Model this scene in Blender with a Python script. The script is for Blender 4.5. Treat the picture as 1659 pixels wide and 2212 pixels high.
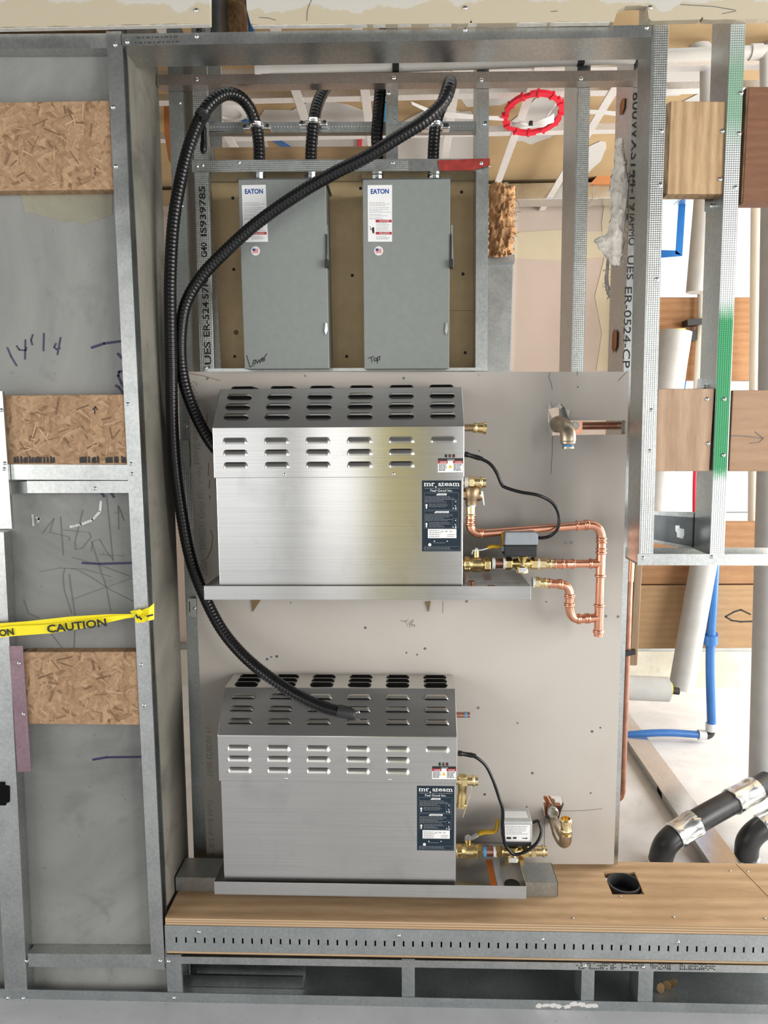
import bpy, bmesh, math, random
from mathutils import Vector, Matrix, noise
random.seed(7)
for o in list(bpy.data.objects): bpy.data.objects.remove(o)
scene = bpy.context.scene
COL = scene.collection
PI = math.pi

# ------------------------------------------------------------------ camera
W, H, F = 1659.0, 2212.0, 1533.0
PITCH, YAW, ROLL = math.radians(6.33), math.radians(1.955), math.radians(-0.385)
CAM = Vector((0.0, -1.65, 1.445))
MR = Matrix.Rotation(YAW, 3, 'Z') @ Matrix.Rotation(PI/2 - PITCH, 3, 'X') @ Matrix.Rotation(ROLL, 3, 'Z')
cd = bpy.data.cameras.new('camera'); cam = bpy.data.objects.new('camera', cd); COL.objects.link(cam)
cam.matrix_world = Matrix.Translation(CAM) @ MR.to_4x4()
cd.sensor_fit = 'VERTICAL'; cd.sensor_height = 36.0; cd.lens = F/H*36.0; cd.clip_start = 0.02; cd.clip_end = 200
scene.camera = cam

# ------------------------------------------------------------------ world, exposure
wd = bpy.data.worlds.new('overcast_sky'); scene.world = wd; wd.use_nodes = True
bg = wd.node_tree.nodes['Background']
bg.inputs[0].default_value = (0.95, 0.98, 1.0, 1); bg.inputs[1].default_value = 1.15
vs = scene.view_settings
vs.view_transform = 'Standard'; vs.look = 'None'; vs.gamma = 1.0; vs.use_curve_mapping = False; vs.exposure = 0.25
try:
    scene.cycles.use_denoising = True
    scene.cycles.max_bounces = 10; scene.cycles.diffuse_bounces = 6; scene.cycles.glossy_bounces = 5
    scene.cycles.sample_clamp_indirect = 6.0
    scene.cycles.caustics_reflective = False; scene.cycles.caustics_refractive = False
except Exception: pass

# daylight through the openings of the work-site facade behind the photographer, the right wall and the glazed side of the room beyond; the left lamp is added
def opening_light(name, loc, rot, sx, sy, power, color=(1.0, 0.975, 0.93)):
    l = bpy.data.lights.new(name, 'AREA'); l.shape = 'RECTANGLE'; l.size = sx; l.size_y = sy; l.energy = power; l.color = color
    o = bpy.data.objects.new(name, l); COL.objects.link(o); o.location = loc; o.rotation_euler = rot
    return o

def ray(px, py):
    return MR @ Vector(((px - W/2)/F, -(py - H/2)/F, -1.0))
def P(px, py, Y):
    d = ray(px, py); return CAM + d*((Y - CAM.y)/d.y)
def PZ(px, py, Z):
    d = ray(px, py); return CAM + d*((Z - CAM.z)/d.z)
def rect(x0, y0, x1, y1, Y):
    xm, ym = (x0+x1)/2, (y0+y1)/2
    return P(x0, ym, Y).x, P(x1, ym, Y).x, P(xm, y1, Y).z, P(xm, y0, Y).z
def mpp(Y, py=1000):           # metres per pixel at depth Y
    return (P(841, py, Y) - P(840, py, Y)).length

# ------------------------------------------------------------------ materials
MAT = {}
def nmat(name):
    m = bpy.data.materials.new(name); m.use_nodes = True
    nt = m.node_tree; b = nt.nodes['Principled BSDF']; MAT[name] = m
    return m, nt, b
def coords(nt, scale=(1,1,1), rot=(0,0,0), kind='Object'):
    tc = nt.nodes.new('ShaderNodeTexCoord'); mp = nt.nodes.new('ShaderNodeMapping')
    mp.inputs['Scale'].default_value = scale; mp.inputs['Rotation'].default_value = rot
    nt.links.new(tc.outputs[kind], mp.inputs[0]); return mp.outputs[0]
def tnoise(nt, vec, scale, detail=4, rough=0.55, dist=0.0):
    n = nt.nodes.new('ShaderNodeTexNoise'); n.inputs['Scale'].default_value = scale; n.inputs['Detail'].default_value = detail
    n.inputs['Roughness'].default_value = rough; n.inputs['Distortion'].default_value = dist
    nt.links.new(vec, n.inputs['Vector']); return n
def ramp(nt, fac, stops):
    r = nt.nodes.new('ShaderNodeValToRGB'); e = r.color_ramp.elements
    while len(e) > 1: e.remove(e[-1])
    e[0].position = stops[0][0]; e[0].color = (*stops[0][1], 1)
    for p, c in stops[1:]:
        k = e.new(p); k.color = (*c, 1)
    nt.links.new(fac, r.inputs[0]); return r.outputs[0]
def mix(nt, fac, a, b, mode='MIX'):
    m = nt.nodes.new('ShaderNodeMix'); m.data_type = 'RGBA'; m.blend_type = mode
    if isinstance(fac, (int, float)): m.inputs[0].default_value = fac
    else: nt.links.new(fac, m.inputs[0])
    for i, v in ((6, a), (7, b)):
        if isinstance(v, tuple): m.inputs[i].default_value = (*v, 1)
        else: nt.links.new(v, m.inputs[i])
    return m.outputs[2]
def bump(nt, b, h, strength=0.3, dist=0.002):
    n = nt.nodes.new('ShaderNodeBump'); n.inputs['Strength'].default_value = strength; n.inputs['Distance'].default_value = dist
    nt.links.new(h, n.inputs['Height']); nt.links.new(n.outputs[0], b.inputs['Normal'])
def plain(name, col, rough=0.5, metal=0.0, var=0.12, vscale=30, spec=0.5, bmp=0.0):
    m, nt, b = nmat(name)
    b.inputs['Roughness'].default_value = rough; b.inputs['Metallic'].default_value = metal
    b.inputs['Specular IOR Level'].default_value = spec
    v = coords(nt); n = tnoise(nt, v, vscale, 5)
    lo = tuple(max(0, c*(1-var)) for c in col); hi = tuple(min(1, c*(1+var)) for c in col)
    nt.links.new(ramp(nt, n.outputs[0], [(0.3, lo), (0.7, hi)]), b.inputs['Base Color'])
    if bmp: bump(nt, b, n.outputs[0], bmp)
    return m
def galvanized(name, lo, hi, rough=0.34, metal=0.85, knurl=False, tint=None):
    m, nt, b = nmat(name); v = coords(nt)
    n1 = tnoise(nt, v, 9, 6, 0.6, 0.6); n2 = tnoise(nt, v, 130, 3, 0.6)
    c1 = ramp(nt, n1.outputs[0], [(0.25, lo), (0.75, hi)])
    c2 = mix(nt, 0.25, c1, ramp(nt, n2.outputs[0], [(0.35, tuple(x*0.75 for x in lo)), (0.65, tuple(min(1, x*1.15) for x in hi))]))
    nt.links.new(c2, b.inputs['Base Color']); b.inputs['Metallic'].default_value = metal
    r = nt.nodes.new('ShaderNodeMapRange'); r.inputs[3].default_value = rough-0.08; r.inputs[4].default_value = rough+0.12
    nt.links.new(n1.outputs[0], r.inputs[0]); nt.links.new(r.outputs[0], b.inputs['Roughness'])
    if knurl:
        vo = nt.nodes.new('ShaderNodeTexVoronoi'); vo.inputs['Scale'].default_value = 210; vo.inputs['Randomness'].default_value = 0.0
        nt.links.new(v, vo.inputs['Vector']); bump(nt, b, vo.outputs['Distance'], 0.5, 0.002)
    else: bump(nt, b, n2.outputs[0], 0.05, 0.001)
    return m
galvanized('galv', (0.47, 0.49, 0.485), (0.66, 0.675, 0.66), rough=0.31, metal=1.0)
galvanized('galv_knurl', (0.47, 0.49, 0.48), (0.64, 0.66, 0.64), rough=0.34, metal=1.0, knurl=True)
galvanized('galv_dull', (0.36, 0.39, 0.395), (0.52, 0.55, 0.55), rough=0.36, metal=0.85)
galvanized('galv_bright', (0.66, 0.68, 0.68), (0.82, 0.84, 0.84), rough=0.2, metal=1.0)
galvanized('galv_warm', (0.42, 0.36, 0.32), (0.55, 0.49, 0.45), rough=0.3, metal=0.85)
galvanized('galv_violet', (0.24, 0.155, 0.185), (0.36, 0.25, 0.285), rough=0.36, metal=0.7)
galvanized('grid_white', (0.78, 0.77, 0.76), (0.9, 0.89, 0.88), rough=0.4, metal=0.35)
def stainless(name, col, rough, aniso=0.85):
    m, nt, b = nmat(name); v = coords(nt, (3, 3, 900)); n = tnoise(nt, v, 1.0, 3, 0.6)
    v2 = coords(nt); n2 = tnoise(nt, v2, 10, 4, 0.6, 0.5)
    lo = tuple(c*0.90 for c in col); hi = tuple(min(1, c*1.06) for c in col)
    c1 = ramp(nt, n.outputs[0], [(0.3, lo), (0.7, hi)])
    c2 = mix(nt, ramp(nt, n2.outputs[0], [(0.56, (0, 0, 0)), (0.72, (0.30, 0.30, 0.30))]), c1, (col[0]*0.66, col[1]*0.66, col[2]*0.66))
    nt.links.new(c2, b.inputs['Base Color'])
    b.inputs['Metallic'].default_value = 1.0; b.inputs['Roughness'].default_value = rough
    b.inputs['Anisotropic'].default_value = aniso; b.inputs['Anisotropic Rotation'].default_value = 0.25
    t = nt.nodes.new('ShaderNodeTangent'); t.direction_type = 'RADIAL'; t.axis = 'Z'
    nt.links.new(t.outputs[0], b.inputs['Tangent'])
    return m
stainless('stainless', (0.66, 0.65, 0.63), 0.215, 0.85)
stainless('stainless_louver', (0.64, 0.63, 0.60), 0.26, 0.3)
def metal(name, col, rough, var=0.1, vs_=25):
    return plain(name, col, rough, 1.0, var, vs_)
metal('copper', (0.85, 0.42, 0.28), 0.24, 0.14, 18)
metal('copper_dull', (0.50, 0.26, 0.19), 0.38, 0.25, 25)
metal('brass', (0.74, 0.58, 0.28), 0.27, 0.12, 30)
metal('brass_bright', (0.90, 0.74, 0.42), 0.22, 0.1, 30)
metal('bronze', (0.40, 0.29, 0.18), 0.42, 0.18, 40)
metal('brass_weathered', (0.50, 0.42, 0.32), 0.36, 0.2, 40)
metal('chrome', (0.82, 0.84, 0.85), 0.16, 0.05, 20)
metal('dark_steel', (0.20, 0.21, 0.22), 0.4, 0.2, 20)
plain('black_rubber', (0.006, 0.006, 0.007), 0.25, 0, 0.3, 40, 0.35)
plain('black_plastic', (0.02, 0.02, 0.022), 0.45, 0, 0.2, 40)
plain('black_void', (0.004, 0.004, 0.004), 0.9, 0, 0.1, 10, 0.1)
plain('abs_black', (0.035, 0.036, 0.038), 0.38, 0, 0.25, 25)
plain('cast_iron', (0.03, 0.03, 0.03), 0.5, 0.2, 0.3, 50)
plain('enclosure_grey', (0.225, 0.243, 0.232), 0.42, 0, 0.04, 60)
plain('actuator_grey', (0.30, 0.33, 0.36), 0.5, 0, 0.05, 80)
plain('actuator_silver', (0.55, 0.56, 0.56), 0.4, 0.5, 0.06, 60)
plain('label_white', (0.80, 0.80, 0.80), 0.4, 0, 0.03, 20)
plain('label_navy', (0.012, 0.024, 0.036), 0.6, 0, 0.1, 30, 0.25)
plain('print_grey', (0.30, 0.31, 0.33), 0.6, 0, 0.1, 50)
plain('print_dim', (0.17, 0.20, 0.24), 0.6, 0, 0.1, 50)
plain('ink_black', (0.012, 0.012, 0.014), 0.6, 0, 0.1, 30)
plain('ink_navy', (0.02, 0.02, 0.07), 0.55, 0, 0.1, 30)
plain('pencil', (0.13, 0.13, 0.135), 0.7, 0, 0.15, 60)
plain('print_paper', (0.30, 0.28, 0.26), 0.8, 0, 0.15, 60)
plain('chalk', (0.55, 0.56, 0.56), 0.9, 0, 0.2, 60)
plain('eaton_blue', (0.012, 0.07, 0.32), 0.5, 0, 0.05, 30)
plain('danger_red', (0.40, 0.02, 0.03), 0.5, 0, 0.05, 30)
plain('flag_red', (0.55, 0.06, 0.07), 0.5, 0, 0.05, 30)
plain('flag_blue', (0.03, 0.05, 0.24), 0.5, 0, 0.05, 30)
plain('warn_yellow', (0.85, 0.62, 0.04), 0.5, 0, 0.05, 30)
plain('warn_orange', (0.75, 0.20, 0.03), 0.5, 0, 0.05, 30)
plain('handle_yellow', (0.72, 0.42, 0.02), 0.42, 0, 0.08, 40)
plain('tape_yellow', (0.87, 0.74, 0.01), 0.35, 0, 0.05, 15)
plain('teflon', (0.80, 0.79, 0.76), 0.7, 0, 0.05, 60)
plain('tape_blue', (0.015, 0.22, 0.72), 0.6, 0, 0.1, 15)
plain('ring_blue', (0.10, 0.33, 0.62), 0.6, 0, 0.08, 40)
plain('pex_blue', (0.035, 0.16, 0.46), 0.35, 0, 0.1, 15)
plain('pex_white', (0.68, 0.70, 0.72), 0.4, 0, 0.05, 20)
plain('pvc_white', (0.80, 0.77, 0.71), 0.35, 0, 0.04, 6)
plain('wrap_white', (0.60, 0.60, 0.585), 0.7, 0, 0.07, 14, 0.3, 0.25)
plain('wrap_cream', (0.78, 0.73, 0.62), 0.6, 0, 0.05, 8)
plain('foam_yellow', (0.72, 0.60, 0.16), 0.9, 0, 0.2, 60, 0.1, 0.6)
plain('red_plastic', (0.78, 0.02, 0.05), 0.38, 0, 0.08, 20)
plain('red_paint', (0.33, 0.035, 0.025), 0.5, 0, 0.35, 60)
plain('cable_white', (0.80, 0.78, 0.76), 0.5, 0, 0.04, 20)
plain('led_green', (0.01, 0.03, 0.015), 0.2, 0, 0.1, 20)
plain('led_red', (0.09, 0.008, 0.012), 0.2, 0, 0.1, 20)
plain('led_amber', (0.06, 0.045, 0.04), 0.2, 0, 0.1, 20)
plain('ceiling_dark', (0.10, 0.10, 0.10), 0.9, 0, 0.3, 4, 0.1)
plain('tan_drywall', (0.50, 0.36, 0.20), 0.85, 0, 0.1, 3, 0.2)
plain('gypsum_core', (0.72, 0.70, 0.64), 0.9, 0, 0.1, 90, 0.1, 0.5)
plain('leaf_brown', (0.22, 0.14, 0.06), 0.8, 0, 0.2, 40)
plain('insulation_brown', (0.42, 0.25, 0.13), 0.95, 0, 0.45, 22, 0.1, 0.8)
plain('insulation_pale', (0.70, 0.66, 0.60), 0.95, 0, 0.25, 35, 0.1, 0.8)
plain('orange_board', (0.62, 0.26, 0.10), 0.8, 0, 0.12, 8)
plain('cyan_tape', (0.02, 0.33, 0.60), 0.6, 0, 0.1, 15)
def m_concrete(name, lo, hi, spots=0.5, sc=2.2):
    m, nt, b = nmat(name); v = coords(nt)
    n1 = tnoise(nt, v, sc, 8, 0.62, 0.7); n2 = tnoise(nt, v, 60, 3); n3 = tnoise(nt, v, sc*3.1, 6, 0.6, 0.4)
    c = ramp(nt, n1.outputs[0], [(0.28, lo), (0.72, hi)])
    c = mix(nt, ramp(nt, n3.outputs[0], [(0.58, (0, 0, 0)), (0.75, (spots, spots, spots))]), c, tuple(x*0.68 for x in lo))
    c = mix(nt, ramp(nt, n2.outputs[0], [(0.25, (0.5, 0.5, 0.5)), (0.33, (0, 0, 0))]), c, tuple(x*0.5 for x in lo))
    nt.links.new(c, b.inputs['Base Color']); b.inputs['Roughness'].default_value = 0.8; b.inputs['Specular IOR Level'].default_value = 0.25
    bump(nt, b, n2.outputs[0], 0.2, 0.002); return m
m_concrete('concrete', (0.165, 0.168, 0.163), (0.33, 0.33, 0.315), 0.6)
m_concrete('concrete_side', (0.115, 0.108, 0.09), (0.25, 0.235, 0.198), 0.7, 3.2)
m_concrete('floor_front', (0.42, 0.43, 0.455), (0.60, 0.61, 0.635), 0.25, 3)
m_concrete('cement_olive', (0.215, 0.205, 0.155), (0.31, 0.295, 0.23), 0.3, 5)
m_concrete('floor_pale', (0.58, 0.58, 0.58), (0.76, 0.76, 0.76), 0.25, 4)
m_concrete('curb_cream', (0.50, 0.48, 0.40), (0.70, 0.68, 0.58), 0.6, 6)
def m_paper(name, base, stain, sc=3, amt=0.5):
    m, nt, b = nmat(name); v = coords(nt); n1 = tnoise(nt, v, sc, 5, 0.6, 0.3); n2 = tnoise(nt, v, 220, 2)
    c = mix(nt, ramp(nt, n1.outputs[0], [(0.45, (0, 0, 0)), (0.8, (amt, amt, amt))]), base, stain)
    nt.links.new(c, b.inputs['Base Color']); b.inputs['Roughness'].default_value = 0.75; b.inputs['Specular IOR Level'].default_value = 0.25
    bump(nt, b, n2.outputs[0], 0.08, 0.001); return m
m_paper('gypsum_paper', (0.51, 0.472, 0.43), (0.43, 0.385, 0.335))
m_paper('drywall_pink', (0.60, 0.50, 0.43), (0.54, 0.44, 0.37), 5, 0.6)
m_paper('joint_compound', (0.66, 0.58, 0.42), (0.60, 0.52, 0.37), 5, 0.5)
m_paper('wall_plain', (0.62, 0.61, 0.59), (0.55, 0.54, 0.52), 2, 0.5)
def m_soffit():
    m, nt, b = nmat('soffit_drywall'); v = coords(nt); n1 = tnoise(nt, v, 6.5, 4, 0.6, 0.3)
    sx = nt.nodes.new('ShaderNodeSeparateXYZ'); nt.links.new(v, sx.inputs[0])
    ad = nt.nodes.new('ShaderNodeMath'); ad.operation = 'MULTIPLY_ADD'; ad.inputs[1].default_value = 9.0; ad.inputs[2].default_value = -0.46
    nt.links.new(sx.outputs[2], ad.inputs[0])
    ad2 = nt.nodes.new('ShaderNodeMath'); ad2.operation = 'ADD'; nt.links.new(ad.outputs[0], ad2.inputs[0]); nt.links.new(n1.outputs[0], ad2.inputs[1])
    c = ramp(nt, ad2.outputs[0], [(0.49, (0.49, 0.43, 0.32)), (0.52, (0.53, 0.51, 0.46))])
    nt.links.new(c, b.inputs['Base Color']); b.inputs['Roughness'].default_value = 0.85; b.inputs['Specular IOR Level'].default_value = 0.2
m_soffit()
def m_osb():
    m, nt, b = nmat('osb'); cols = []
    for i, (rot, sc) in enumerate((((0, 0.45, 0), (20, 30, 110)), ((0, -0.7, 0), (24, 30, 120)), ((0, 1.35, 0), (20, 30, 95)))):
        v0 = coords(nt, (1, 1, 1), rot); mp2 = nt.nodes.new('ShaderNodeMapping'); mp2.inputs['Scale'].default_value = sc; nt.links.new(v0, mp2.inputs[0]); v = mp2.outputs[0]; dn = tnoise(nt, v, 0.8, 2)
        vo = nt.nodes.new('ShaderNodeTexVoronoi'); vo.inputs['Scale'].default_value = 1.0
        vv = mix(nt, 0.12, v, dn.outputs['Color'], 'ADD'); nt.links.new(vv, vo.inputs['Vector'])
        se = nt.nodes.new('ShaderNodeSeparateColor'); nt.links.new(vo.outputs['Color'], se.inputs[0])
        cols.append((ramp(nt, se.outputs[0], [(0.0, (0.15, 0.08, 0.04)), (0.14, (0.27, 0.16, 0.088)), (0.6, (0.355, 0.222, 0.13)), (1.0, (0.45, 0.30, 0.18))]), se.outputs[1], vo.outputs['Distance']))
    f1 = ramp(nt, cols[0][1], [(0.45, (0, 0, 0)), (0.5, (1, 1, 1))]); f2 = ramp(nt, cols[1][1], [(0.58, (0, 0, 0)), (0.62, (1, 1, 1))])
    c = mix(nt, f1, cols[1][0], cols[0][0]); c = mix(nt, f2, c, cols[2][0])
    n = tnoise(nt, coords(nt, (1, 1, 1)), 120, 4); c = mix(nt, 0.3, c, ramp(nt, n.outputs[0], [(0.3, (0.20, 0.12, 0.065)), (0.7, (0.50, 0.34, 0.205))]))
    nt.links.new(c, b.inputs['Base Color']); b.inputs['Roughness'].default_value = 0.75; b.inputs['Specular IOR Level'].default_value = 0.25
    bump(nt, b, cols[0][2], 0.35, 0.003)
m_osb()
def m_wood(name, lo, hi, grain_scale=(1.2, 9, 9), sc=5, ring=0.55, rough=0.65, axis='X'):
    m, nt, b = nmat(name); v = coords(nt, grain_scale)
    wv = nt.nodes.new('ShaderNodeTexWave'); wv.wave_type = 'RINGS'; wv.rings_direction = axis; wv.inputs['Scale'].default_value = sc*0.35
    wv.inputs['Distortion'].default_value = 5.0; wv.inputs['Detail'].default_value = 3; wv.inputs['Detail Scale'].default_value = 1.2
    nt.links.new(v, wv.inputs['Vector']); n = tnoise(nt, v, 14, 5, 0.65); n2 = tnoise(nt, coords(nt), 3.0, 4)
    c = ramp(nt, wv.outputs['Fac'], [(0.0, lo), (1.0, hi)])
    mid = tuple((a+q)/2 for a, q in zip(lo, hi))
    c = mix(nt, 1-ring, c, mid)
    c = mix(nt, 0.35, c, ramp(nt, n.outputs[0], [(0.3, tuple(x*0.8 for x in lo)), (0.7, hi)]))
    c = mix(nt, ramp(nt, n2.outputs[0], [(0.55, (0, 0, 0)), (0.8, (0.45, 0.45, 0.45))]), c, tuple(x*0.85 for x in lo))
    nt.links.new(c, b.inputs['Base Color']); b.inputs['Roughness'].default_value = rough; b.inputs['Specular IOR Level'].default_value = 0.3
    bump(nt, b, n.outputs[0], 0.1, 0.001); return m
m_wood('ply_tan', (0.66, 0.475, 0.255), (0.79, 0.60, 0.355), (2, 9, 2), 3, 0.35)
m_wood('ply_shelf', (0.33, 0.205, 0.105), (0.53, 0.365, 0.215), (1.0, 6, 9), 4, 0.7)
plain('reflection_yellow', (0.50, 0.43, 0.10), 0.7, 0, 0.2, 2)  # colour of the added panel that the stainless fronts mirror
plain('wall_grey', (0.30, 0.30, 0.30), 0.8, 0, 0.15, 1.5)
m_wood('ply_block', (0.31, 0.19, 0.095), (0.57, 0.40, 0.235), (13, 13, 1.6), 4, 0.7, axis='Z')
m_wood('ply_block_pale', (0.31, 0.195, 0.125), (0.53, 0.37, 0.255), (9, 9, 1.2), 3, 0.65, axis='Z')
m_wood('ply_block_side', (0.33, 0.205, 0.125), (0.43, 0.275, 0.175), (1.2, 9, 9), 4, 0.45)
m_wood('wood_dark', (0.155, 0.07, 0.038), (0.235, 0.11, 0.062), (1.5, 9, 9), 5, 0.4)
m_wood('wood_beam', (0.33, 0.165, 0.075), (0.47, 0.26, 0.125), (1.2, 9, 6), 4, 0.6)
m_wood('wood_board', (0.38, 0.235, 0.12), (0.49, 0.32, 0.17), (1.2, 9, 7), 4, 0.5)
m_wood('wood_stud', (0.26, 0.17, 0.10), (0.42, 0.30, 0.19), (9, 9, 1.2), 4, 0.6, axis='Z')
m_wood('lumber', (0.40, 0.25, 0.13), (0.52, 0.35, 0.19), (1.2, 9, 9), 5, 0.5)
def m_edge():
    m, nt, b = nmat('ply_edge'); v = coords(nt, (2, 2, 260)); n = tnoise(nt, v, 1.0, 3, 0.7)
    wv = nt.nodes.new('ShaderNodeTexWave'); wv.bands_direction = 'Z'; wv.inputs['Scale'].default_value = 0.32*260/260*1.0; wv.inputs['Distortion'].default_value = 1.0
    nt.links.new(coords(nt, (1, 1, 150)), wv.inputs['Vector'])
    c = ramp(nt, wv.outputs['Fac'], [(0.2, (0.22, 0.13, 0.065)), (0.5, (0.42, 0.28, 0.16)), (0.9, (0.58, 0.42, 0.26))])
    c = mix(nt, 0.4, c, ramp(nt, n.outputs[0], [(0.3, (0.25, 0.15, 0.08)), (0.7, (0.6, 0.44, 0.28))]))
    nt.links.new(c, b.inputs['Base Color']); b.inputs['Roughness'].default_value = 0.8
m_edge()
plain('flake_dark', (0.17, 0.095, 0.05), 0.8, 0, 0.25, 30)
plain('flake_mid', (0.32, 0.20, 0.115), 0.8, 0, 0.2, 30)
plain('flake_light', (0.45, 0.30, 0.185), 0.8, 0, 0.2, 30)
def m_bark():
    m, nt, b = nmat('wood_end'); n = tnoise(nt, coords(nt, (90, 90, 14)), 1, 5, 0.7)
    nt.links.new(ramp(nt, n.outputs[0], [(0.35, (0.06, 0.035, 0.02)), (0.7, (0.30, 0.20, 0.11))]), b.inputs['Base Color']); b.inputs['Roughness'].default_value = 0.9
    bump(nt, b, n.outputs[0], 0.8, 0.004)
m_bark()
def m_green():
    # galvanised flange carrying green spray paint bands (marks with a shape of their own)
    m, nt, b = nmat('galv_green_spray'); v = coords(nt)
    sx = nt.nodes.new('ShaderNodeSeparateXYZ'); nt.links.new(v, sx.inputs[0])
    n1 = tnoise(nt, v, 9, 6, 0.6, 0.6); n2 = tnoise(nt, v, 90, 3)
    jit = nt.nodes.new('ShaderNodeMath'); jit.operation = 'MULTIPLY_ADD'; jit.inputs[1].default_value = 0.02; nt.links.new(n2.outputs[0], jit.inputs[0]); nt.links.new(sx.outputs[2], jit.inputs[2])
    z = jit.outputs[0]
    sc = nt.nodes.new('ShaderNodeMapRange'); sc.inputs[1].default_value = 0.0; sc.inputs[2].default_value = 1.35; nt.links.new(z, sc.inputs[0])
    f = ramp(nt, sc.outputs[0], [(0.0, (0, 0, 0)), (0.130, (0, 0, 0)), (0.155, (1, 1, 1)), (0.40, (1, 1, 1)), (0.440, (0, 0, 0)), (0.66, (0, 0, 0)), (0.72, (0.6, 0.6, 0.6)), (0.79, (0.6, 0.6, 0.6)), (0.84, (0.15, 0.15, 0.15)), (0.90, (0, 0, 0))])
    base = ramp(nt, n1.outputs[0], [(0.25, (0.50, 0.53, 0.53)), (0.75, (0.65, 0.67, 0.66))])
    nt.links.new(mix(nt, f, base, (0.012, 0.25, 0.085)), b.inputs['Base Color'])
    inv = nt.nodes.new('ShaderNodeMapRange'); inv.inputs[3].default_value = 0.85; inv.inputs[4].default_value = 0.0; nt.links.new(f, inv.inputs[0]); nt.links.new(inv.outputs[0], b.inputs['Metallic'])
    b.inputs['Roughness'].default_value = 0.42
    vo = nt.nodes.new('ShaderNodeTexVoronoi'); vo.inputs['Scale'].default_value = 210; vo.inputs['Randomness'].default_value = 0.0
    nt.links.new(v, vo.inputs['Vector']); bump(nt, b, vo.outputs['Distance'], 0.55, 0.002)
m_green()
def m_glass():
    m, nt, b = nmat('window_glass'); b.inputs['Base Color'].default_value = (0.96, 0.98, 1, 1); b.inputs['Roughness'].default_value = 0.02
    b.inputs['Transmission Weight'].default_value = 1.0; b.inputs['IOR'].default_value = 1.05
    n = tnoise(nt, coords(nt), 2, 2); r = nt.nodes.new('ShaderNodeMapRange'); r.inputs[3].default_value = 0.0; r.inputs[4].default_value = 0.04
    nt.links.new(n.outputs[0], r.inputs[0]); nt.links.new(r.outputs[0], b.inputs['Roughness'])
m_glass()

# ------------------------------------------------------------------ mesh builder
class B:
    def __init__(s): s.v = []; s.f = []; s.m = []
    def add(s, vs, fs, mi=0):
        k = len(s.v); s.v += [Vector(v) for v in vs]; s.f += [tuple(k+i for i in f) for f in fs]; s.m += [mi]*len(fs); return s
    def box(s, x0, x1, y0, y1, z0, z1, mi=0):
        vs = [(x0,y0,z0),(x1,y0,z0),(x1,y1,z0),(x0,y1,z0),(x0,y0,z1),(x1,y0,z1),(x1,y1,z1),(x0,y1,z1)]
        return s.add(vs, [(0,3,2,1),(4,5,6,7),(0,1,5,4),(1,2,6,5),(2,3,7,6),(3,0,4,7)], mi)
    def prism(s, pts, off, mi=0):          # pts: planar polygon (3-D), extruded by off
        n = len(pts); a = [Vector(p) for p in pts]; o = Vector(off); b = [p+o for p in a]
        fs = [tuple(range(n-1, -1, -1)), tuple(range(n, 2*n))] + [(i, (i+1) % n, n+(i+1) % n, n+i) for i in range(n)]
        return s.add(a+b, fs, mi)
    def pprism(s, pix, Y0, Y1, mi=0):      # polygon given in photo pixels at depth Y0, straight back to Y1
        return s.prism([P(x, y, Y0) for x, y in pix], (0, Y1-Y0, 0), mi)
    def sweep(s, prof, p0, p1, u, v, mi=0):
        u, v = Vector(u), Vector(v); return s.prism([Vector(p0)+u*a+v*b for a, b in prof], Vector(p1)-Vector(p0), mi)
    def tube(s, path, r, seg=12, mi=0, cap=True):
        path = [Vector(p) for p in path]; n = len(path); rs = r if isinstance(r, (list, tuple)) else [r]*n
        t0 = (path[1]-path[0]).normalized(); up = Vector((0, 0, 1)) if abs(t0.z) < 0.9 else Vector((1, 0, 0))
        nn = t0.cross(up).normalized(); vs = []; pt = t0
        for i in range(n):
            t = (path[min(i+1, n-1)]-path[max(i-1, 0)]).normalized()
            q = pt.rotation_difference(t); nn = (q @ nn); nn = (nn - t*nn.dot(t)).normalized(); bb = t.cross(nn); pt = t
            for k in range(seg):
                a = 2*PI*k/seg; vs.append(path[i] + (nn*math.cos(a)+bb*math.sin(a))*rs[i])
        fs = [(i*seg+k, i*seg+(k+1) % seg, (i+1)*seg+(k+1) % seg, (i+1)*seg+k) for i in range(n-1) for k in range(seg)]
        if cap: fs += [tuple(range(seg-1, -1, -1)), tuple((n-1)*seg+k for k in range(seg))]
        return s.add(vs, fs, mi)
    def lathe(s, p0, p1, prof, seg=16, mi=0):   # prof: (t in 0..1 along the axis, radius)
        p0, p1 = Vector(p0), Vector(p1); ax = (p1-p0); t = ax.normalized()
        up = Vector((0, 0, 1)) if abs(t.z) < 0.9 else Vector((1, 0, 0)); n = t.cross(up).normalized(); b = t.cross(n); vs = []
        for tt, r in prof:
            for k in range(seg):
                a = 2*PI*(k+0.5)/seg; vs.append(p0+ax*tt+(n*math.cos(a)+b*math.sin(a))*r)
        m = len(prof); fs = [(i*seg+k, i*seg+(k+1) % seg, (i+1)*seg+(k+1) % seg, (i+1)*seg+k) for i in range(m-1) for k in range(seg)]
        fs += [tuple(range(seg-1, -1, -1)), tuple((m-1)*seg+k for k in range(seg))]
        return s.add(vs, fs, mi)
    def cyl(s, p0, p1, r, seg=16, mi=0): return s.lathe(p0, p1, [(0, r), (1, r)], seg, mi)
    def strokes(s, polys, Y, w, th=0.0006, mi=0):  # pen marks: photo-pixel polylines on the plane Y
        for pl in polys:
            pts = [P(x, y, Y) for x, y in pl]
            for a, c in zip(pts, pts[1:]):
                d = c-a
                if d.length < 1e-6: continue
                nrm = Vector((-d.z, 0, d.x)).normalized()*w/2; d = d.normalized()*w*0.25
                s.prism([a-d+nrm, a-d-nrm, c+d-nrm, c+d+nrm], (0, -th, 0), mi)
        return s
def wl(o):
    v = Vector((0, 0, 0))
    while o is not None: v = v + o.location; o = o.parent
    return v
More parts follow.
